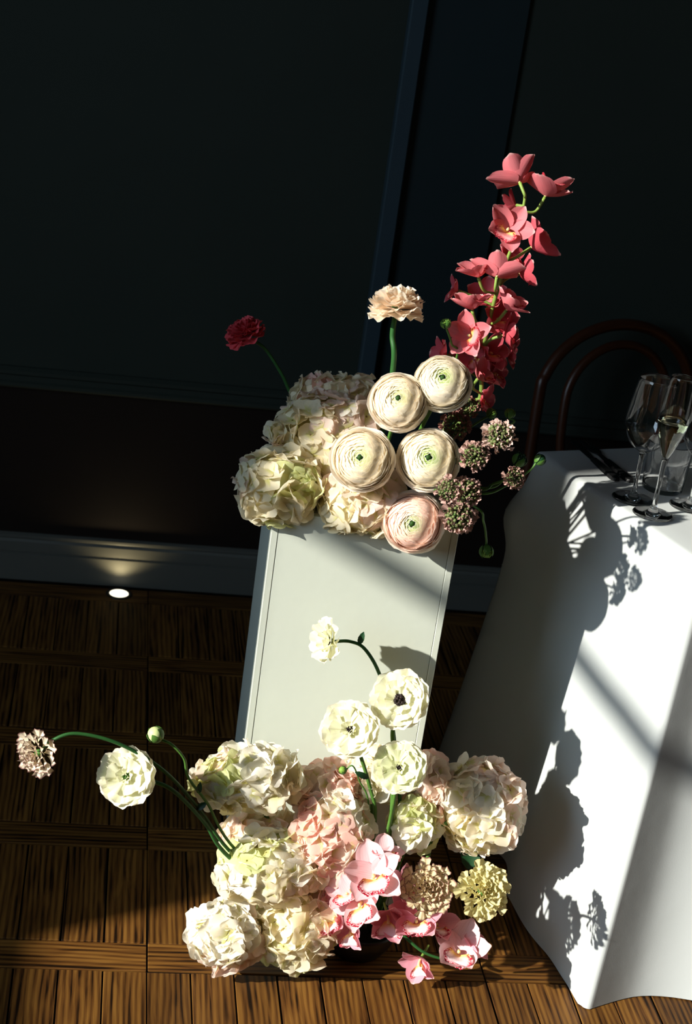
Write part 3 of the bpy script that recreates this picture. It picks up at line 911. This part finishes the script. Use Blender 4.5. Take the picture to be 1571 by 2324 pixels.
# --- open, papery butterfly ranunculus
def fan_petal(seed, half, mat, ruffle=0.07, cup=0.15, notch=0.035):
    r = random.Random(seed)
    ph = [r.uniform(0, 6.3) for _ in range(4)]
    def fn(u, t):
        a = u * half * (0.35 + 0.65 * t ** 0.6)
        rad = t * (1 - 0.13 * u * u + notch * math.sin(7 * u + ph[0]) * t + 0.022 * math.sin(17 * u + ph[3]) * t ** 3)
        z = cup * t * t - 0.05 * t + ruffle * t ** 2 * math.sin(5.5 * u + ph[1]) + ruffle * 0.45 * t ** 3 * math.sin(11 * u + ph[2]) + 0.05 * u * t
        return (rad * math.sin(a), rad * math.cos(a), z)
    v, f, uv = petal_grid(18, 7, fn)
    return mesh('petal', v, f, mat, uv=uv)
FAN_SETS = {}
def fans(mat, half, ruffle=0.07, cup=0.15, n=4):
    key = (mat, half, ruffle, cup)
    if key not in FAN_SETS: FAN_SETS[key] = [fan_petal(hash((mat, round(half * 100))) % 9999 + i * 7, half, MAT[mat], ruffle, cup) for i in range(n)]
    return FAN_SETS[key]
def eye_cluster(dark, seed):
    r = random.Random(seed)
    V, F = [], []
    for d in fib(46):
        if d.z < -0.1: continue
        v, f = ball_data(0.055, 0.055, 0.075, 5, 3)
        n = len(V); p = d * r.uniform(0.12, 0.17)
        V += [tuple(V3(q) + p) for q in v]; F += [tuple(i + n for i in t) for t in f]
    me = mesh('flower_eye', V, F, MAT['eye'] if dark else MAT['eye_green'])
    return me
def butterfly(c, dpx, Y, face, foot, label, colr, mat='white', seed=0, via=None, rings=None, dark=True, squash=1.0, name='butterfly_ranunculus', stem_mat='stem', stem_r=0.0026, up=None, zstep=0.02, eye=0.8):
    P = at(*c, Y); k = mpp(P); R = dpx / 2 * k
    fc = facing(P, *face)
    r = random.Random(seed)
    root = thing(name, foot, label, 'ranunculus')
    F0 = frame(P, fc, up, R)
    rings = rings or [(6, 1.0, 5, .95), (6, 0.99, 10, .95), (6, 0.90, 16, .9), (6, 0.72, 24, .8), (5, 0.38, 50, .7), (4, 0.25, 66, .6)]
    for kk, (n, L_, tilt, half) in enumerate(rings):
        fs = fans(mat, half, 0.10, 0.15)
        for i in range(n):
            a = 2 * math.pi * (i + 0.5 * (kk % 2)) / n + r.uniform(-.15, .15) + kk * .3
            s = L_ * r.uniform(0.92, 1.05)
            M = F0 @ Matrix.Rotation(a, 4, 'Z') @ Matrix.Translation((0, 0.03, zstep * kk)) @ Matrix.Rotation(math.radians(tilt + r.uniform(-6, 6)), 4, 'X') @ Matrix.Diagonal((s, s, s * squash, 1))
            j = r.uniform(0.93, 1.03)
            obj('petal', fs[r.randrange(len(fs))], root, rel(root, M), tuple(min(1, x * j) for x in colr[:3]) + (1,))
    e = obj('flower_eye', eye_cluster(dark, seed), root, rel(root, F0 @ Matrix.Translation((0, 0, 0.05 + zstep * 2)) @ Matrix.Scale(eye, 4)))
    e['kind'] = 'stuff'
    sb = obj('sepals', mesh('sepals', *ball_data(0.14, 0.14, 0.08, 8, 5), MAT['stem']), root, rel(root, F0 @ Matrix.Translation((0, 0, -0.06))))
    pts = [foot] + (via or []) + [P - fc * R * 0.06]
    tube('stem', pts, stem_r * 1.15, stem_r, MAT[stem_mat], root, 8, 8)
    return root
def pompon(c, wpx, hpx, Y, face, foot, label, colr, mat, seed=0, via=None, n=56, size=0.62, name='butterfly_ranunculus', stem_mat='stem', cat='ranunculus'):
    """a dense double flower: a dome of small ruffled fan petals"""
    P = at(*c, Y); k = mpp(P); R = (wpx + hpx) / 4 * k
    fc = facing(P, *face)
    r = random.Random(seed)
    root = thing(name, foot, label, cat)
    F0 = frame(P, fc, None, R)
    fs = fans(mat, 0.62, 0.12, 0.25, 5)
    for i in range(n):
        q = (i + 0.5) / n
        th = math.radians(6 + 92 * q ** 0.62)
        a = i * 2.399
        s = size * (0.55 + 0.5 * q) * r.uniform(.85, 1.15)
        L0 = 0.20 + 0.20 * q
        d = V3((math.sin(th) * math.sin(a), math.sin(th) * math.cos(a), math.cos(th)))
        M = F0 @ Matrix.Rotation(-a, 4, 'Z') @ Matrix.Translation((0, (0.62 * math.sin(th)) * q - 0.02, -0.10 + 0.22 * math.cos(th))) @ Matrix.Rotation(math.pi / 2 - th + r.uniform(-.15, .15), 4, 'X') @ Matrix.Rotation(r.uniform(-.4, .4), 4, 'Y') @ Matrix.Scale(s, 4)
        j = r.uniform(0.88, 1.05)
        obj('petal', fs[r.randrange(len(fs))], root, rel(root, M), tuple(min(1, x * j) for x in colr[:3]) + (1,))
    obj('sepals', mesh('sepals', *ball_data(0.2, 0.2, 0.14, 8, 5), MAT['stem']), root, rel(root, F0 @ Matrix.Translation((0, 0, -0.16))))
    pts = [foot] + (via or []) + [P - fc * R * 0.15]
    tube('stem', pts, 0.0030, 0.0026, MAT[stem_mat], root, 8, 8)
    return root

# --- cymbidium orchids
def tepal_mesh(seed, w=0.46, cup=0.22, bend=0.18):
    r = random.Random(seed); ph = r.uniform(0, 6)
    def fn(u, t):
        wd = w * 0.62 * max(0.0, 1 - abs(2 * (0.04 + 0.94 * t) ** 0.86 - 1) ** 2.6) ** 0.5 + 0.02 * (1 - t)
        y = 0.05 + t * 0.95 - 0.05 * u * u * t * t
        z = cup * u * u * wd * 1.6 + bend * t * t + 0.015 * math.sin(6 * u + ph) * t
        if t > 0.95: y += 0.03 * (1 - u * u)
        return (u * wd, y, z)
    v, f, uv = petal_grid(6, 9, fn)
    return mesh('tepal', v, f, MAT['orchid'], uv=uv)
TEPALS = [tepal_mesh(i, 0.53 + 0.05 * (i % 3), 0.24 + .12 * (i % 2), 0.02 + 0.05 * i) for i in range(5)]
def lip_mesh():
    def fn(u, t):
        w = 0.11 + 0.26 * math.sin(math.pi * min(1, 0.15 + 0.72 * t)) ** 1.2 
        side = abs(u) ** 1.8
        y = -0.10 - 0.40 * t + (0.02 * math.sin(14 * u) * t)
        z = 0.10 + 0.42 * t - 0.30 * max(0, t - 0.6) ** 1.3 * 2.2 + side * 0.30 * (1 - t) ** 0.6 * (1 if t < .7 else .7) 
        return (u * w, y, z)
    v, f, uv = petal_grid(8, 9, fn)
    return mesh('lip', v, f, MAT['lip'], uv=uv)
LIP = lip_mesh()
v_, f_, u_ = tube_data(smooth_path([(0, 0, 0.0), (0, -0.01, 0.14), (0, -0.06, 0.28), (0, -0.14, 0.36)], 4), 0.05, 0.062, 8)
COLUMN = mesh('column', v_, f_, MAT['column'])
def blossom(root, c, dpx, Y, face, roll, colr, node=None, seed=0, z=None, spread=1.0, lip_col=(1, .8, .8, 1), lip_scale=1.0):
    P = at(*c, Y) if z is None else atz(*c, z)
    k = mpp(P); L_ = dpx / 2 * k * 1.2
    fc = facing(P, *face)
    r = random.Random(seed)
    upv = (CU * math.cos(roll) + CR * math.sin(roll))
    F0 = frame(P, fc, upv, L_)
    off = V3(root.location)
    a = P - fc * L_ * 0.02
    if node is None: pts = [a - fc * L_ * 0.75, a - fc * L_ * 0.35, a]
    else:
        mid = (a - fc * L_ * 0.45) * 0.75 + node * 0.25
        pts = [node, mid, a]
    v, f, uv = tube_data([p - off for p in smooth_path(pts, 5)], 0.0020, 0.0028, 7)
    b = obj('blossom', mesh('blossom', v, f, MAT['stem_pale'], uv=uv), root)
    T = Matrix.Translation(-off)
    for ang, tilt, sc in ((90, 30, 1.0), (20, 24, .98), (160, 24, .98), (-52, 30, 1.0), (232, 30, 1.0)):
        M = T @ F0 @ Matrix.Rotation(math.radians(ang - 90 + r.uniform(-7, 7)), 4, 'Z') @ Matrix.Rotation(math.radians(tilt * spread * 0.8 + r.uniform(-9, 9)), 4, 'X') @ Matrix.Scale(sc * r.uniform(.93, 1.05), 4)
        j = r.uniform(.9, 1.05)
        obj('tepal', TEPALS[r.randrange(5)], b, M, tuple(min(1, x * j) for x in colr[:3]) + (1,))
    obj('lip', LIP, b, T @ F0 @ Matrix.Scale(lip_scale * 1.3, 4), lip_col)
    obj('column', COLUMN, b, T @ F0 @ Matrix.Scale(0.85, 4))
    return b

# --- scabiosa heads: a dome of small buds in a ruff of little petals
def bud_dome(seed):
    r = random.Random(seed); V, F = [], []
    for d in fib(110):
        if d.z < -0.05: continue
        s = r.uniform(0.075, 0.12)
        v, f = ball_data(s, s, s * 1.3, 6, 4); n = len(V); p = V3((d.x * .62, d.y * .62, d.z * .5)) * r.uniform(.92, 1.06)
        V += [tuple(V3(q) + p) for q in v]; F += [tuple(i + n for i in t) for t in f]
    return mesh('bud_dome', V, F, MAT['scab_bud'])
DOMES = [bud_dome(i) for i in range(3)]
def scabiosa(c, dpx, Y, face, foot, label, colr, seed=0, via=None, n=58):
    P = at(*c, Y); k = mpp(P); R = dpx / 2 * k
    fc = facing(P, *face); r = random.Random(seed)
    root = thing('scabiosa', foot, label, 'scabiosa')
    F0 = frame(P, fc, None, R)
    d = obj('bud_dome', DOMES[seed % 3], root, rel(root, F0)); d['kind'] = 'stuff'
    fs = fans('scab', 0.6, 0.16, 0.3, 4)
    for i in range(n):
        a = i * 2.399 + r.uniform(-.3, .3); q = i / n
        th = math.radians(22 + 90 * q ** .8 + r.uniform(-8, 8))
        M = F0 @ Matrix.Rotation(-a, 4, 'Z') @ Matrix.Translation((0, 0.50 * math.sin(th), 0.46 * math.cos(th))) @ Matrix.Rotation(math.pi / 2 - th + r.uniform(-.5, .5), 4, 'X') @ Matrix.Rotation(r.uniform(-1.2, 1.2), 4, 'Y') @ Matrix.Scale(r.uniform(.22, .34) + .26 * q * r.random(), 4)
        j = r.uniform(.55, 1.15)
        obj('petal', fs[r.randrange(4)], root, rel(root, M), tuple(min(1, x * j) for x in colr[:3]) + (1,))
    tube('stem', [foot] + (via or []) + [P - fc * R * 0.1], 0.0024, 0.0022, MAT['stem'], root, 6, 7)
    return root
def bud(c, dpx, Y, face, foot, label, via=None, mat='bud', stem='stem', knob=False, r_=0.0017, cat='bud'):
    """closed bud wrapped in sepals, or a knobbly seed head"""
    P = at(*c, Y); k = mpp(P); R = dpx / 2 * k
    fc = facing(P, *face)
    root = thing('seed_head' if knob else 'flower_bud', foot, label, cat)
    F0 = frame(P, fc, None, R)
    if knob:
        me = DOMES[0].copy(); me.materials.clear(); me.materials.append(MAT[mat])
        d = obj('bud_dome', me, root, rel(root, F0 @ Matrix.Scale(1.35, 4))); d['kind'] = 'stuff'
    else:
        v, f = ball_data(0.88, 0.88, 0.95, 14, 10)
        obj('bud_body', mesh('bud_body', v, f, MAT[mat]), root, rel(root, F0))
    def fn(u, t):
        a = u * 0.55 * math.sin(math.pi * (0.15 + 0.8 * t)); th = 2.7 - 1.9 * t
        rr = 1.0 + 0.18 * max(0, t - .7)
        return (rr * math.sin(th) * math.sin(a), rr * math.sin(th) * math.cos(a), rr * math.cos(th))
    v, f, uv = petal_grid(4, 6, fn); me = mesh('sepal', v, f, MAT['stem'], uv=uv)
    for i in range(5):
        obj('sepal', me, root, rel(root, F0 @ Matrix.Rotation(i * 2 * math.pi / 5, 4, 'Z')))
    tube('stem', [foot] + (via or []) + [P - fc * R * 0.8], r_ * 1.2, r_, MAT[stem], root, 8, 8)
    return root
def leaf_on(root, base, tip, width, mat='leaf', bend=0.25):
    """a leaf blade from base to tip, child of a flower"""
    off = V3(root.location); d = tip - base; L_ = d.length; y = d.normalized()
    vdir = (CAM - base).normalized(); x = y.cross(vdir).normalized(); zz = x.cross(y)
    def fn(u, t):
        w = width / 2 * math.sin(math.pi * (0.05 + 0.93 * t)) ** 0.7 * (1 + 0.06 * math.sin(26 * t))
        p = base + y * (L_ * t) + x * (u * w) + zz * (bend * L_ * (t - t * t) + abs(u) * w * 0.3) - off
        return tuple(p)
    v, f, uv = petal_grid(4, 10, fn)
    return obj('leaf', mesh('leaf', v, f, MAT[mat], uv=uv), root)

# ------------------------------------------------------------------ upper arrangement
def tf(dx=0.0, dy=0.0): return TBR + V3((dx, dy, 0))
hydrangea((765, 905), 215, 125, Y=2.36, pal=((PINK, 3), (CREAM, 2), (DPINK, 1)), face=(0, .6), foot=tf(-.02, .04), label='dusky pink hydrangea in shade at the back of the upper flowers', seed=1, n=120)
hydrangea((742, 990), 260, 214, Y=2.265, pal=((CREAM, 4), (PINK, 3), (WHITE, 2)), face=(-.2, .4), foot=tf(-.04, .0), label='large cream hydrangea in the middle of the upper flowers', seed=2, n=150)
hydrangea((636, 1106), 214, 190, Y=2.20, pal=((GREEN, 2), (CREAM, 3), (PINK, 2)), face=(-.3, .1), foot=tf(-.06, -.02), label='greenish hydrangea at the left end of the upper flowers', seed=3, n=120)
hydrangea((822, 1140), 208, 170, Y=2.175, pal=((PINK, 4), (CREAM, 4), (WHITE, 1)), face=(0, 0), foot=tf(.0, -.05), label='blush hydrangea overhanging the front of the plinth', seed=4, n=120)
o = hydrangea((625, 985), 50, 60, Y=2.24, pal=((PINK, 1), (CREAM, 1)), face=(-.4, .2), foot=tf(-.06, .0), label='small blush hydrangea sprig at the left of the large cream one', seed=5, n=14, fl=0.016)

CR_O, CR_M, CR_G = lin(255, 249, 242), lin(247, 238, 220), lin(196, 216, 120)
ranunculus((1005, 868), 130, 2.17, (.0, .38), tf(.05, .0), 'topmost cream ranunculus of the cluster, tilted up, green eye', (WHITE, lin(247, 240, 224), CR_G), seed=11)
ranunculus((904, 911), 133, 2.16, (-.03, .24), tf(.02, -.01), 'cream ranunculus touching the lower left of the topmost one', (CR_O, lin(252, 244, 226), lin(230, 230, 170)), seed=12)
ranunculus((821, 1042), 144, 2.12, (-.14, .12), tf(-.02, -.05), 'largest cream ranunculus, leftmost of the cluster', (CR_O, lin(252, 243, 222), lin(222, 228, 156)), seed=13)
ranunculus((972, 1043), 142, 2.125, (.0, .16), tf(.04, -.04), 'cream ranunculus with a bright green eye beside the mauve scabiosa', (CR_O, lin(252, 245, 226), lin(184, 212, 100)), seed=14)
ranunculus((938, 1186), 140, 2.115, (-.08, -.08), tf(.03, -.06), 'lowest blush ranunculus hanging over the plinth front', (lin(255, 246, 238), lin(252, 228, 214), lin(206, 218, 150)), seed=15)
P6 = at(890, 735, 2.24)
SKIRT = [(6, 1.0, -14, .8), (6, 1.0, -2, .8), (6, .98, 8, .8), (6, .93, 17, .78), (6, .87, 26, .75), (6, .80, 36, .7), (5, .70, 46, .7), (5, .58, 56, .7), (4, .46, 66, .7), (4, .34, 76, .6)]
butterfly((899, 706), 128, 2.20, (.04, 1.0, .25), tf(.02, .02), 'pale ranunculus on a tall straight stem seen from the side', lin(246, 230, 208), mat='ran', seed=16, via=[at(892, 840, 2.20), at(891, 760, 2.20)], rings=SKIRT, stem_mat='stem_dark', stem_r=0.0040, dark=False, name='ranunculus', zstep=0.05)
butterfly((560, 764), 92, 2.38, (-.35, .85, .35), tf(-.03, .04), 'dark red ranunculus on a thin leaning stem', lin(222, 84, 92), mat='ranred', seed=17, via=[at(672, 912, 2.37), at(640, 850, 2.375), at(600, 790, 2.38)], rings=SKIRT, stem_mat='stem_dark', stem_r=0.0026, name='ranunculus', zstep=0.05)

RED, RED2 = lin(212, 92, 104), lin(236, 134, 140)
spine = [TBR + V3((.06, .05, 0)), at(1075, 930, 2.31), at(1092, 820, 2.31), at(1118, 700, 2.30), at(1148, 600, 2.29), at(1178, 520, 2.28), at(1190, 462, 2.28), at(1192, 440, 2.28)]
spr = thing('orchid_spray', spine[0], 'tall spray of coral red orchids rising above the upper flowers', 'orchid')
tube('stem', spine, 0.0042, 0.0022, MAT['stem_pale'], spr, 8, 8)
SPP = smooth_path(spine, 16)
def node_at(py, Y=None):
    best = min(SPP, key=lambda p: abs(((p - CAM).dot(CD) / (p - CAM).dot(CF)) * FPX + FH / 2 - py))
    return best
ORCH = [  # centre px, span px, Y, facing, roll, spread
    ((1180, 414), 124, 2.28, (-.35, .85, -.45), -.35, 1.25, RED2),
    ((1238, 446), 128, 2.29, (.35, .9, .10), .35, 1.0, RED2),
    ((1172, 466), 78, 2.31, (-.6, -.1, -.3), .4, 1.0, RED),
    ((1153, 522), 112, 2.25, (.15, .30, .9), .55, .8, RED2),
    ((1205, 562), 112, 2.30, (.75, .55, -.10), .6, 1.3, RED),
    ((1128, 628), 118, 2.25, (.15, .80, -.35), .15, 1.2, RED2),
    ((1086, 630), 100, 2.27, (-.1, .75, .25), -.5, 1.35, RED2),
    ((1178, 622), 88, 2.31, (.9, .2, -.1), .5, 1.2, RED),
    ((1072, 704), 98, 2.25, (-.05, .75, .20), -.3, 1.3, RED2),
    ((1150, 704), 100, 2.27, (.45, .65, .25), .4, 1.25, RED2),
    ((1105, 680), 88, 2.33, (.0, .3, .4), .1, 1.0, RED),
    ((1064, 762), 98, 2.22, (-.22, .15, .9), -1.2, .85, RED2),
    ((1140, 762), 90, 2.29, (.8, .1, .2), .3, 1.2, RED),
    ((1108, 802), 92, 2.31, (.4, .2, .6), .3, 1.0, RED),
    ((1150, 800), 70, 2.33, (.8, -.2, .2), .9, 1.0, RED),
    ((1014, 806), 84, 2.31, (-.8, .2, .3), -.5, 1.2, RED),
    ((1085, 860), 88, 2.25, (.55, .45, .35), .4, 1.2, RED2),
    ((1045, 830), 84, 2.32, (-.3, .2, .6), -.3, 1.0, RED),
    ((1128, 724), 84, 2.31, (.3, .1, .6), .2, 1.0, RED),
    ((1080, 808), 84, 2.30, (-.1, -.1, .7), -.2, 1.0, RED),
    ((1118, 846), 76, 2.31, (.6, .0, .4), .5, 1.0, RED),
    ((1040, 660), 66, 2.32, (-.7, .2, .1), -.4, 1.1, RED),
    ((1148, 580), 80, 2.32, (.2, .1, .3), .2, 1.0, RED),
    ((1092, 905), 70, 2.30, (.6, -.1, .4), .6, 1.1, RED),
]
for i, (c, d, Y, fa, ro, spd, co) in enumerate(ORCH):
    blossom(spr, c, d, Y, fa, ro, co, node=node_at(c[1] + 34), seed=40 + i, spread=spd, lip_col=lin(236, 150, 150), lip_scale=.85)

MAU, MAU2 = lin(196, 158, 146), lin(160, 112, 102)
scabiosa((1078, 1036), 84, 2.07, (.25, .1), tf(.07, -.02), 'mauve scabiosa with a green bud centre beside the green-eyed ranunculus', MAU, seed=61)
scabiosa((1134, 990), 90, 2.10, (.2, .25), tf(.08, .0), 'pinkish mauve scabiosa pointing up at the right', lin(228, 196, 182), seed=62)
scabiosa((1018, 1112), 72, 2.04, (-.2, .1), tf(.06, -.05), 'mauve scabiosa tucked between the two lower ranunculus', MAU, seed=63)
scabiosa((1058, 1118), 86, 2.10, (.4, .1), tf(.07, -.04), 'brownish scabiosa at the upper right of the low group', MAU, seed=64)
scabiosa((1042, 1172), 94, 2.09, (.1, -.35), tf(.06, -.06), 'lowest brownish scabiosa drooping over the plinth corner', MAU, seed=65)
scabiosa((1168, 1084), 62, 2.13, (.5, -.1), tf(.08, .0), 'small scabiosa on long green stems reaching over the table', MAU, seed=66, via=[at(1085, 1112, 2.2), at(1120, 1098, 2.21)])
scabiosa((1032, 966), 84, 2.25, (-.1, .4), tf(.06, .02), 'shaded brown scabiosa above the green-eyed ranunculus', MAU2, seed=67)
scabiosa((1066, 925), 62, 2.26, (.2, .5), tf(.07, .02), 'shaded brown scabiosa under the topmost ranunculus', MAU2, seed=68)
bud((1012, 734), 26, 2.2, (-.1, .9, .3), tf(.05, .0), 'green bud on a thin stem in front of the red orchids', via=[at(1030, 830, 2.22), at(1025, 780, 2.205)], knob=True)
bud((1158, 938), 26, 2.24, (.2, .8, .2), tf(.08, .02), 'tiny bright green bud above the pinkish scabiosa', via=[at(1150, 970, 2.24)], knob=True)
bud((1116, 938), 26, 2.27, (.5, .5, .2), tf(.07, .03), 'dark green bud behind the pinkish scabiosa', via=[at(1075, 965, 2.26)], knob=True)
bud((1180, 1043), 36, 2.24, (.4, .5, .3), tf(.08, .02), 'plump dark green bud right of the scabiosa', via=[at(1100, 1108, 2.22), at(1150, 1080, 2.23)], knob=True, mat='leaf')
bud((1226, 1043), 28, 2.22, (.6, .5, .3), tf(.08, .01), 'round green bud in front of the tablecloth corner', via=[at(1085, 1120, 2.2), at(1150, 1102, 2.21), at(1200, 1070, 2.22)], mat='leaf')
bud((1104, 1252), 34, 2.17, (.05, -.9, .3), tf(.08, -.02), 'green seed head hanging down on a curved stem', via=[at(1078, 1150, 2.15), at(1098, 1185, 2.16), at(1104, 1225, 2.17)], knob=True)

# ------------------------------------------------------------------ lower arrangement
def bf(dx=0.0, dy=0.0): return BBR + V3((dx, dy, 0))
hydrangea((557, 1764), 262, 165, Y=2.06, pal=((CREAM, 4), (WHITE, 3), (GREEN, 2), (PINK, 1)), face=(-.15, .5), foot=bf(-.05, .02), label='wide cream hydrangea at the upper left of the lower flowers', seed=21, n=140)
hydrangea((728, 1790), 190, 120, Y=2.085, pal=((PINK, 3), (DPINK, 2), (CREAM, 2)), face=(0, .5), foot=bf(-.02, .03), label='pink hydrangea in shade against the plinth', seed=22, n=110)
hydrangea((755, 1892), 188, 205, Y=2.03, pal=((PINK, 4), (DPINK, 2), (WHITE, 3)), face=(.0, .2), foot=bf(-.01, .0), label='soft pink hydrangea in the middle of the lower flowers', seed=23, n=130)
hydrangea((600, 1900), 200, 130, Y=2.075, pal=((PINK, 3), (CREAM, 3)), face=(-.1, .4), foot=bf(-.04, .02), label='blush hydrangea tucked behind the cream one at left', seed=24, n=110)
hydrangea((615, 1968), 262, 175, Y=2.01, pal=((CREAM, 5), (WHITE, 2), (GREEN, 2)), face=(-.25, .15), foot=bf(-.05, -.01), label='large cream hydrangea left of the pink orchids', seed=25, n=150)
hydrangea((505, 2122), 182, 165, z=0.078, pal=((WHITE, 4), (PINK, 3)), face=(-.3, .0), foot=bf(-.05, -.02), label='white and blush hydrangea lowest on the left, resting on the floor', seed=26, n=120)
hydrangea((675, 2110), 212, 190, z=0.080, pal=((GREEN, 3), (CREAM, 4), (WHITE, 1)), face=(-.05, .05), foot=bf(-.03, -.04), label='lime tinted hydrangea lowest in the middle, resting on the floor', seed=27, n=140)
hydrangea((1092, 1830), 214, 228, Y=2.08, pal=((PINK, 4), (WHITE, 3), (CREAM, 2), (DPINK, 1)), face=(.35, .35), foot=bf(.04, .01), label='big blush hydrangea standing out at the right on a thick stem', seed=28, n=150, stem_via=[at(955, 1990, 2.02), at(970, 1950, 2.025), at(992, 1882, 2.045)])
hydrangea((944, 1868), 118, 125, Y=2.06, pal=((CREAM, 4), (GREEN, 2), (WHITE, 2)), face=(.1, .2), foot=bf(.03, .02), label='small cream hydrangea below the shaded white flower', seed=29, n=70)
hydrangea((975, 1775), 120, 130, Y=2.105, pal=((PINK, 3), (DPINK, 1), (CREAM, 2)), face=(.1, .4), foot=bf(.03, .03), label='pink hydrangea half hidden left of the big blush one', seed=30, n=70)
hydrangea((850, 1760), 150, 130, Y=2.10, pal=((CREAM, 3), (WHITE, 2), (PINK, 1)), face=(0, .4), foot=bf(.01, .03), label='cream hydrangea half hidden behind the white flower stems', seed=31, n=80)
hydrangea((722, 2030), 90, 110, Y=2.02, pal=((PINK, 3), (WHITE, 3)), face=(.1, .0), foot=bf(-.02, -.02), label='blush hydrangea sprig between the lime hydrangea and the orchids', seed=32, n=30)

WH = lin(244, 243, 216)
FT = at(880, 1905, 2.05)
butterfly((910, 1590), 138, 2.06, (-.22, .05), bf(.02, .01), 'highest open white ranunculus with a large dark eye', WH, seed=71, eye=1.25, rings=[(6, 1.0, 5, .95), (6, 0.99, 10, .95), (6, 0.92, 15, .9), (6, 0.78, 20, .8), (5, 0.55, 30, .7)], via=[at(885, 1885, 2.05), at(893, 1720, 2.06), at(892, 1655, 2.065)], stem_r=.0034)
butterfly((797, 1656), 136, 2.04, (-.32, .05), bf(.0, .01), 'open white ranunculus at the left of the trio before the plinth', WH, seed=72, via=[at(850, 1875, 2.05), at(838, 1780, 2.05)], stem_r=.0030)
butterfly((907, 1743), 124, 2.00, (-.15, .10), bf(.02, .0), 'lowest open white ranunculus of the trio, shaded on top', lin(238, 240, 206), seed=73, via=[at(872, 1925, 2.03), at(888, 1850, 2.02)], stem_r=.0030)
w4 = butterfly((752, 1456), 112, 2.08, (-.80, .05, .5), bf(.02, .02), 'white ranunculus nodding left on a bent stem high before the plinth', WH, seed=74, via=[at(905, 1900, 2.07), at(893, 1660, 2.08), at(865, 1540, 2.08), at(830, 1475, 2.08), at(795, 1456, 2.08)], rings=[(6, 1.0, 12, .75), (6, .92, 34, .75), (5, .6, 52, .7), (4, .3, 70, .6)], stem_r=.0027, stem_mat='stem_dark')
leaf_on(w4, at(815, 1462, 2.08), at(826, 1434, 2.078), 0.010)
w5 = butterfly((289, 1763), 136, 1.96, (-.34, .02), bf(-.06, .0), 'open white ranunculus standing out to the left over the dark floor', WH, seed=75, via=[at(525, 1950, 2.0), at(465, 1868, 1.985), at(400, 1800, 1.97), at(352, 1775, 1.965)], stem_mat='stem_dark', stem_r=.0030, dark=False)
w6 = pompon((82, 1712), 104, 100, 1.95, (-.55, -.3, .75), bf(-.06, .01), 'mauve streaked cream flower at the far left on an arching stem', lin(238, 222, 196), 'brownish', seed=76, via=[at(535, 1945, 2.01), at(455, 1840, 1.99), at(370, 1748, 1.97), at(270, 1688, 1.96), at(175, 1665, 1.955), at(120, 1680, 1.95)], n=46, stem_mat='stem_dark')
pompon((968, 2014), 114, 110, 1.915, (.05, .1), bf(.04, -.01), 'cream flower with brown edged petals beside the pink orchids', lin(226, 208, 166), 'brownish', seed=77, n=60)
pompon((1097, 2022), 108, 120, 1.885, (.25, .1, .9), bf(.05, .0), 'pale yellow ruffled flower near the tablecloth', lin(236, 228, 172), 'pale', seed=78, via=[at(960, 2020, 1.98), at(1040, 2008, 1.92)], n=60, stem_mat='stem_dark')
b1 = bud((353, 1667), 40, 1.97, (-.45, .55, .5), bf(-.06, .0), 'pale green closed bud on a curling stem at the left', via=[at(536, 1930, 2.01), at(472, 1825, 1.99), at(428, 1765, 1.98), at(418, 1722, 1.975), at(390, 1690, 1.972)], mat='bud_pale', stem='stem', r_=.0021)
leaf_on(b1, at(468, 1822, 1.988), at(446, 1838, 1.985), 0.010); leaf_on(b1, at(450, 1800, 1.985), at(455, 1775, 1.98), 0.009)
b2 = bud((778, 1748), 20, 2.04, (-.4, .3, .6), bf(.0, .01), 'tiny green bud on a side stem left of the shaded white flower', via=[at(838, 1850, 2.05), at(815, 1770, 2.045), at(800, 1738, 2.042)], r_=.0012)
leaf_on(b2, at(836, 1766, 2.045), at(806, 1752, 2.04), 0.010)

OP, OP2 = lin(252, 212, 216), lin(240, 168, 182)
sp2 = [BBR, at(845, 2075, 2.0), at(900, 2110, 1.985), at(960, 2160, 1.97), at(1015, 2180, 1.965)]
spr2 = thing('orchid_spray', sp2[0], 'drooping spray of pale pink orchids at the foot of the lower flowers', 'orchid')
tube('stem', sp2, 0.0036, 0.0022, MAT['stem_dark'], spr2, 8, 8)
LC = lin(250, 226, 226)
for i, (c, d, Y, fa, ro, spd, co) in enumerate([
    ((850, 1988), 138, 1.93, (-.15, .25, .9), -.25, .9, OP),
    ((822, 2048), 130, 1.95, (-.35, -.05, .8), -.6, 1.0, OP),
    ((770, 2082), 110, 1.98, (-.6, .1, .5), -.8, 1.1, OP2),
    ((905, 2020), 110, 1.985, (.5, .2, .4), .4, 1.1, OP2),
    ((880, 2078), 110, 1.955, (.1, -.35, .6), .2, 1.1, OP2),
    ((945, 2092), 122, 1.945, (.0, .35, .8), .0, 1.0, OP2),
    ((985, 2100), 100, 1.965, (.4, .3, .6), .5, 1.1, OP2),
    ((1040, 2160), 128, 1.935, (.15, .25, .7), .35, 1.15, OP),
    ((868, 1950), 100, 1.96, (.2, .7, .3), .2, 1.0, OP),
    ((795, 2030), 100, 1.965, (-.5, .4, .6), -.5, 1.0, OP),
    ((800, 2105), 96, 1.97, (-.3, -.4, .5), -.2, 1.1, OP2),
    ((915, 2060), 92, 1.97, (.3, .0, .6), .3, 1.0, OP2),
    ((1062, 2150), 84, 1.95, (.7, .3, .3), .6, 1.1, OP2),
    ((955, 2176), 92, 1.965, (-.3, -.5, .5), -.3, 1.2, OP2),
]):
    blossom(spr2, c, d, Y, fa, ro, co, node=None, seed=80 + i, spread=spd, lip_col=LC, lip_scale=.95)
# leaf under the big blush hydrangea
for o in list(COL.objects):
    if o.get('label', '').startswith('big blush'):
        leaf_on(o, at(1076, 1905, 2.05), at(1062, 1972, 2.04), 0.032, bend=0.1)
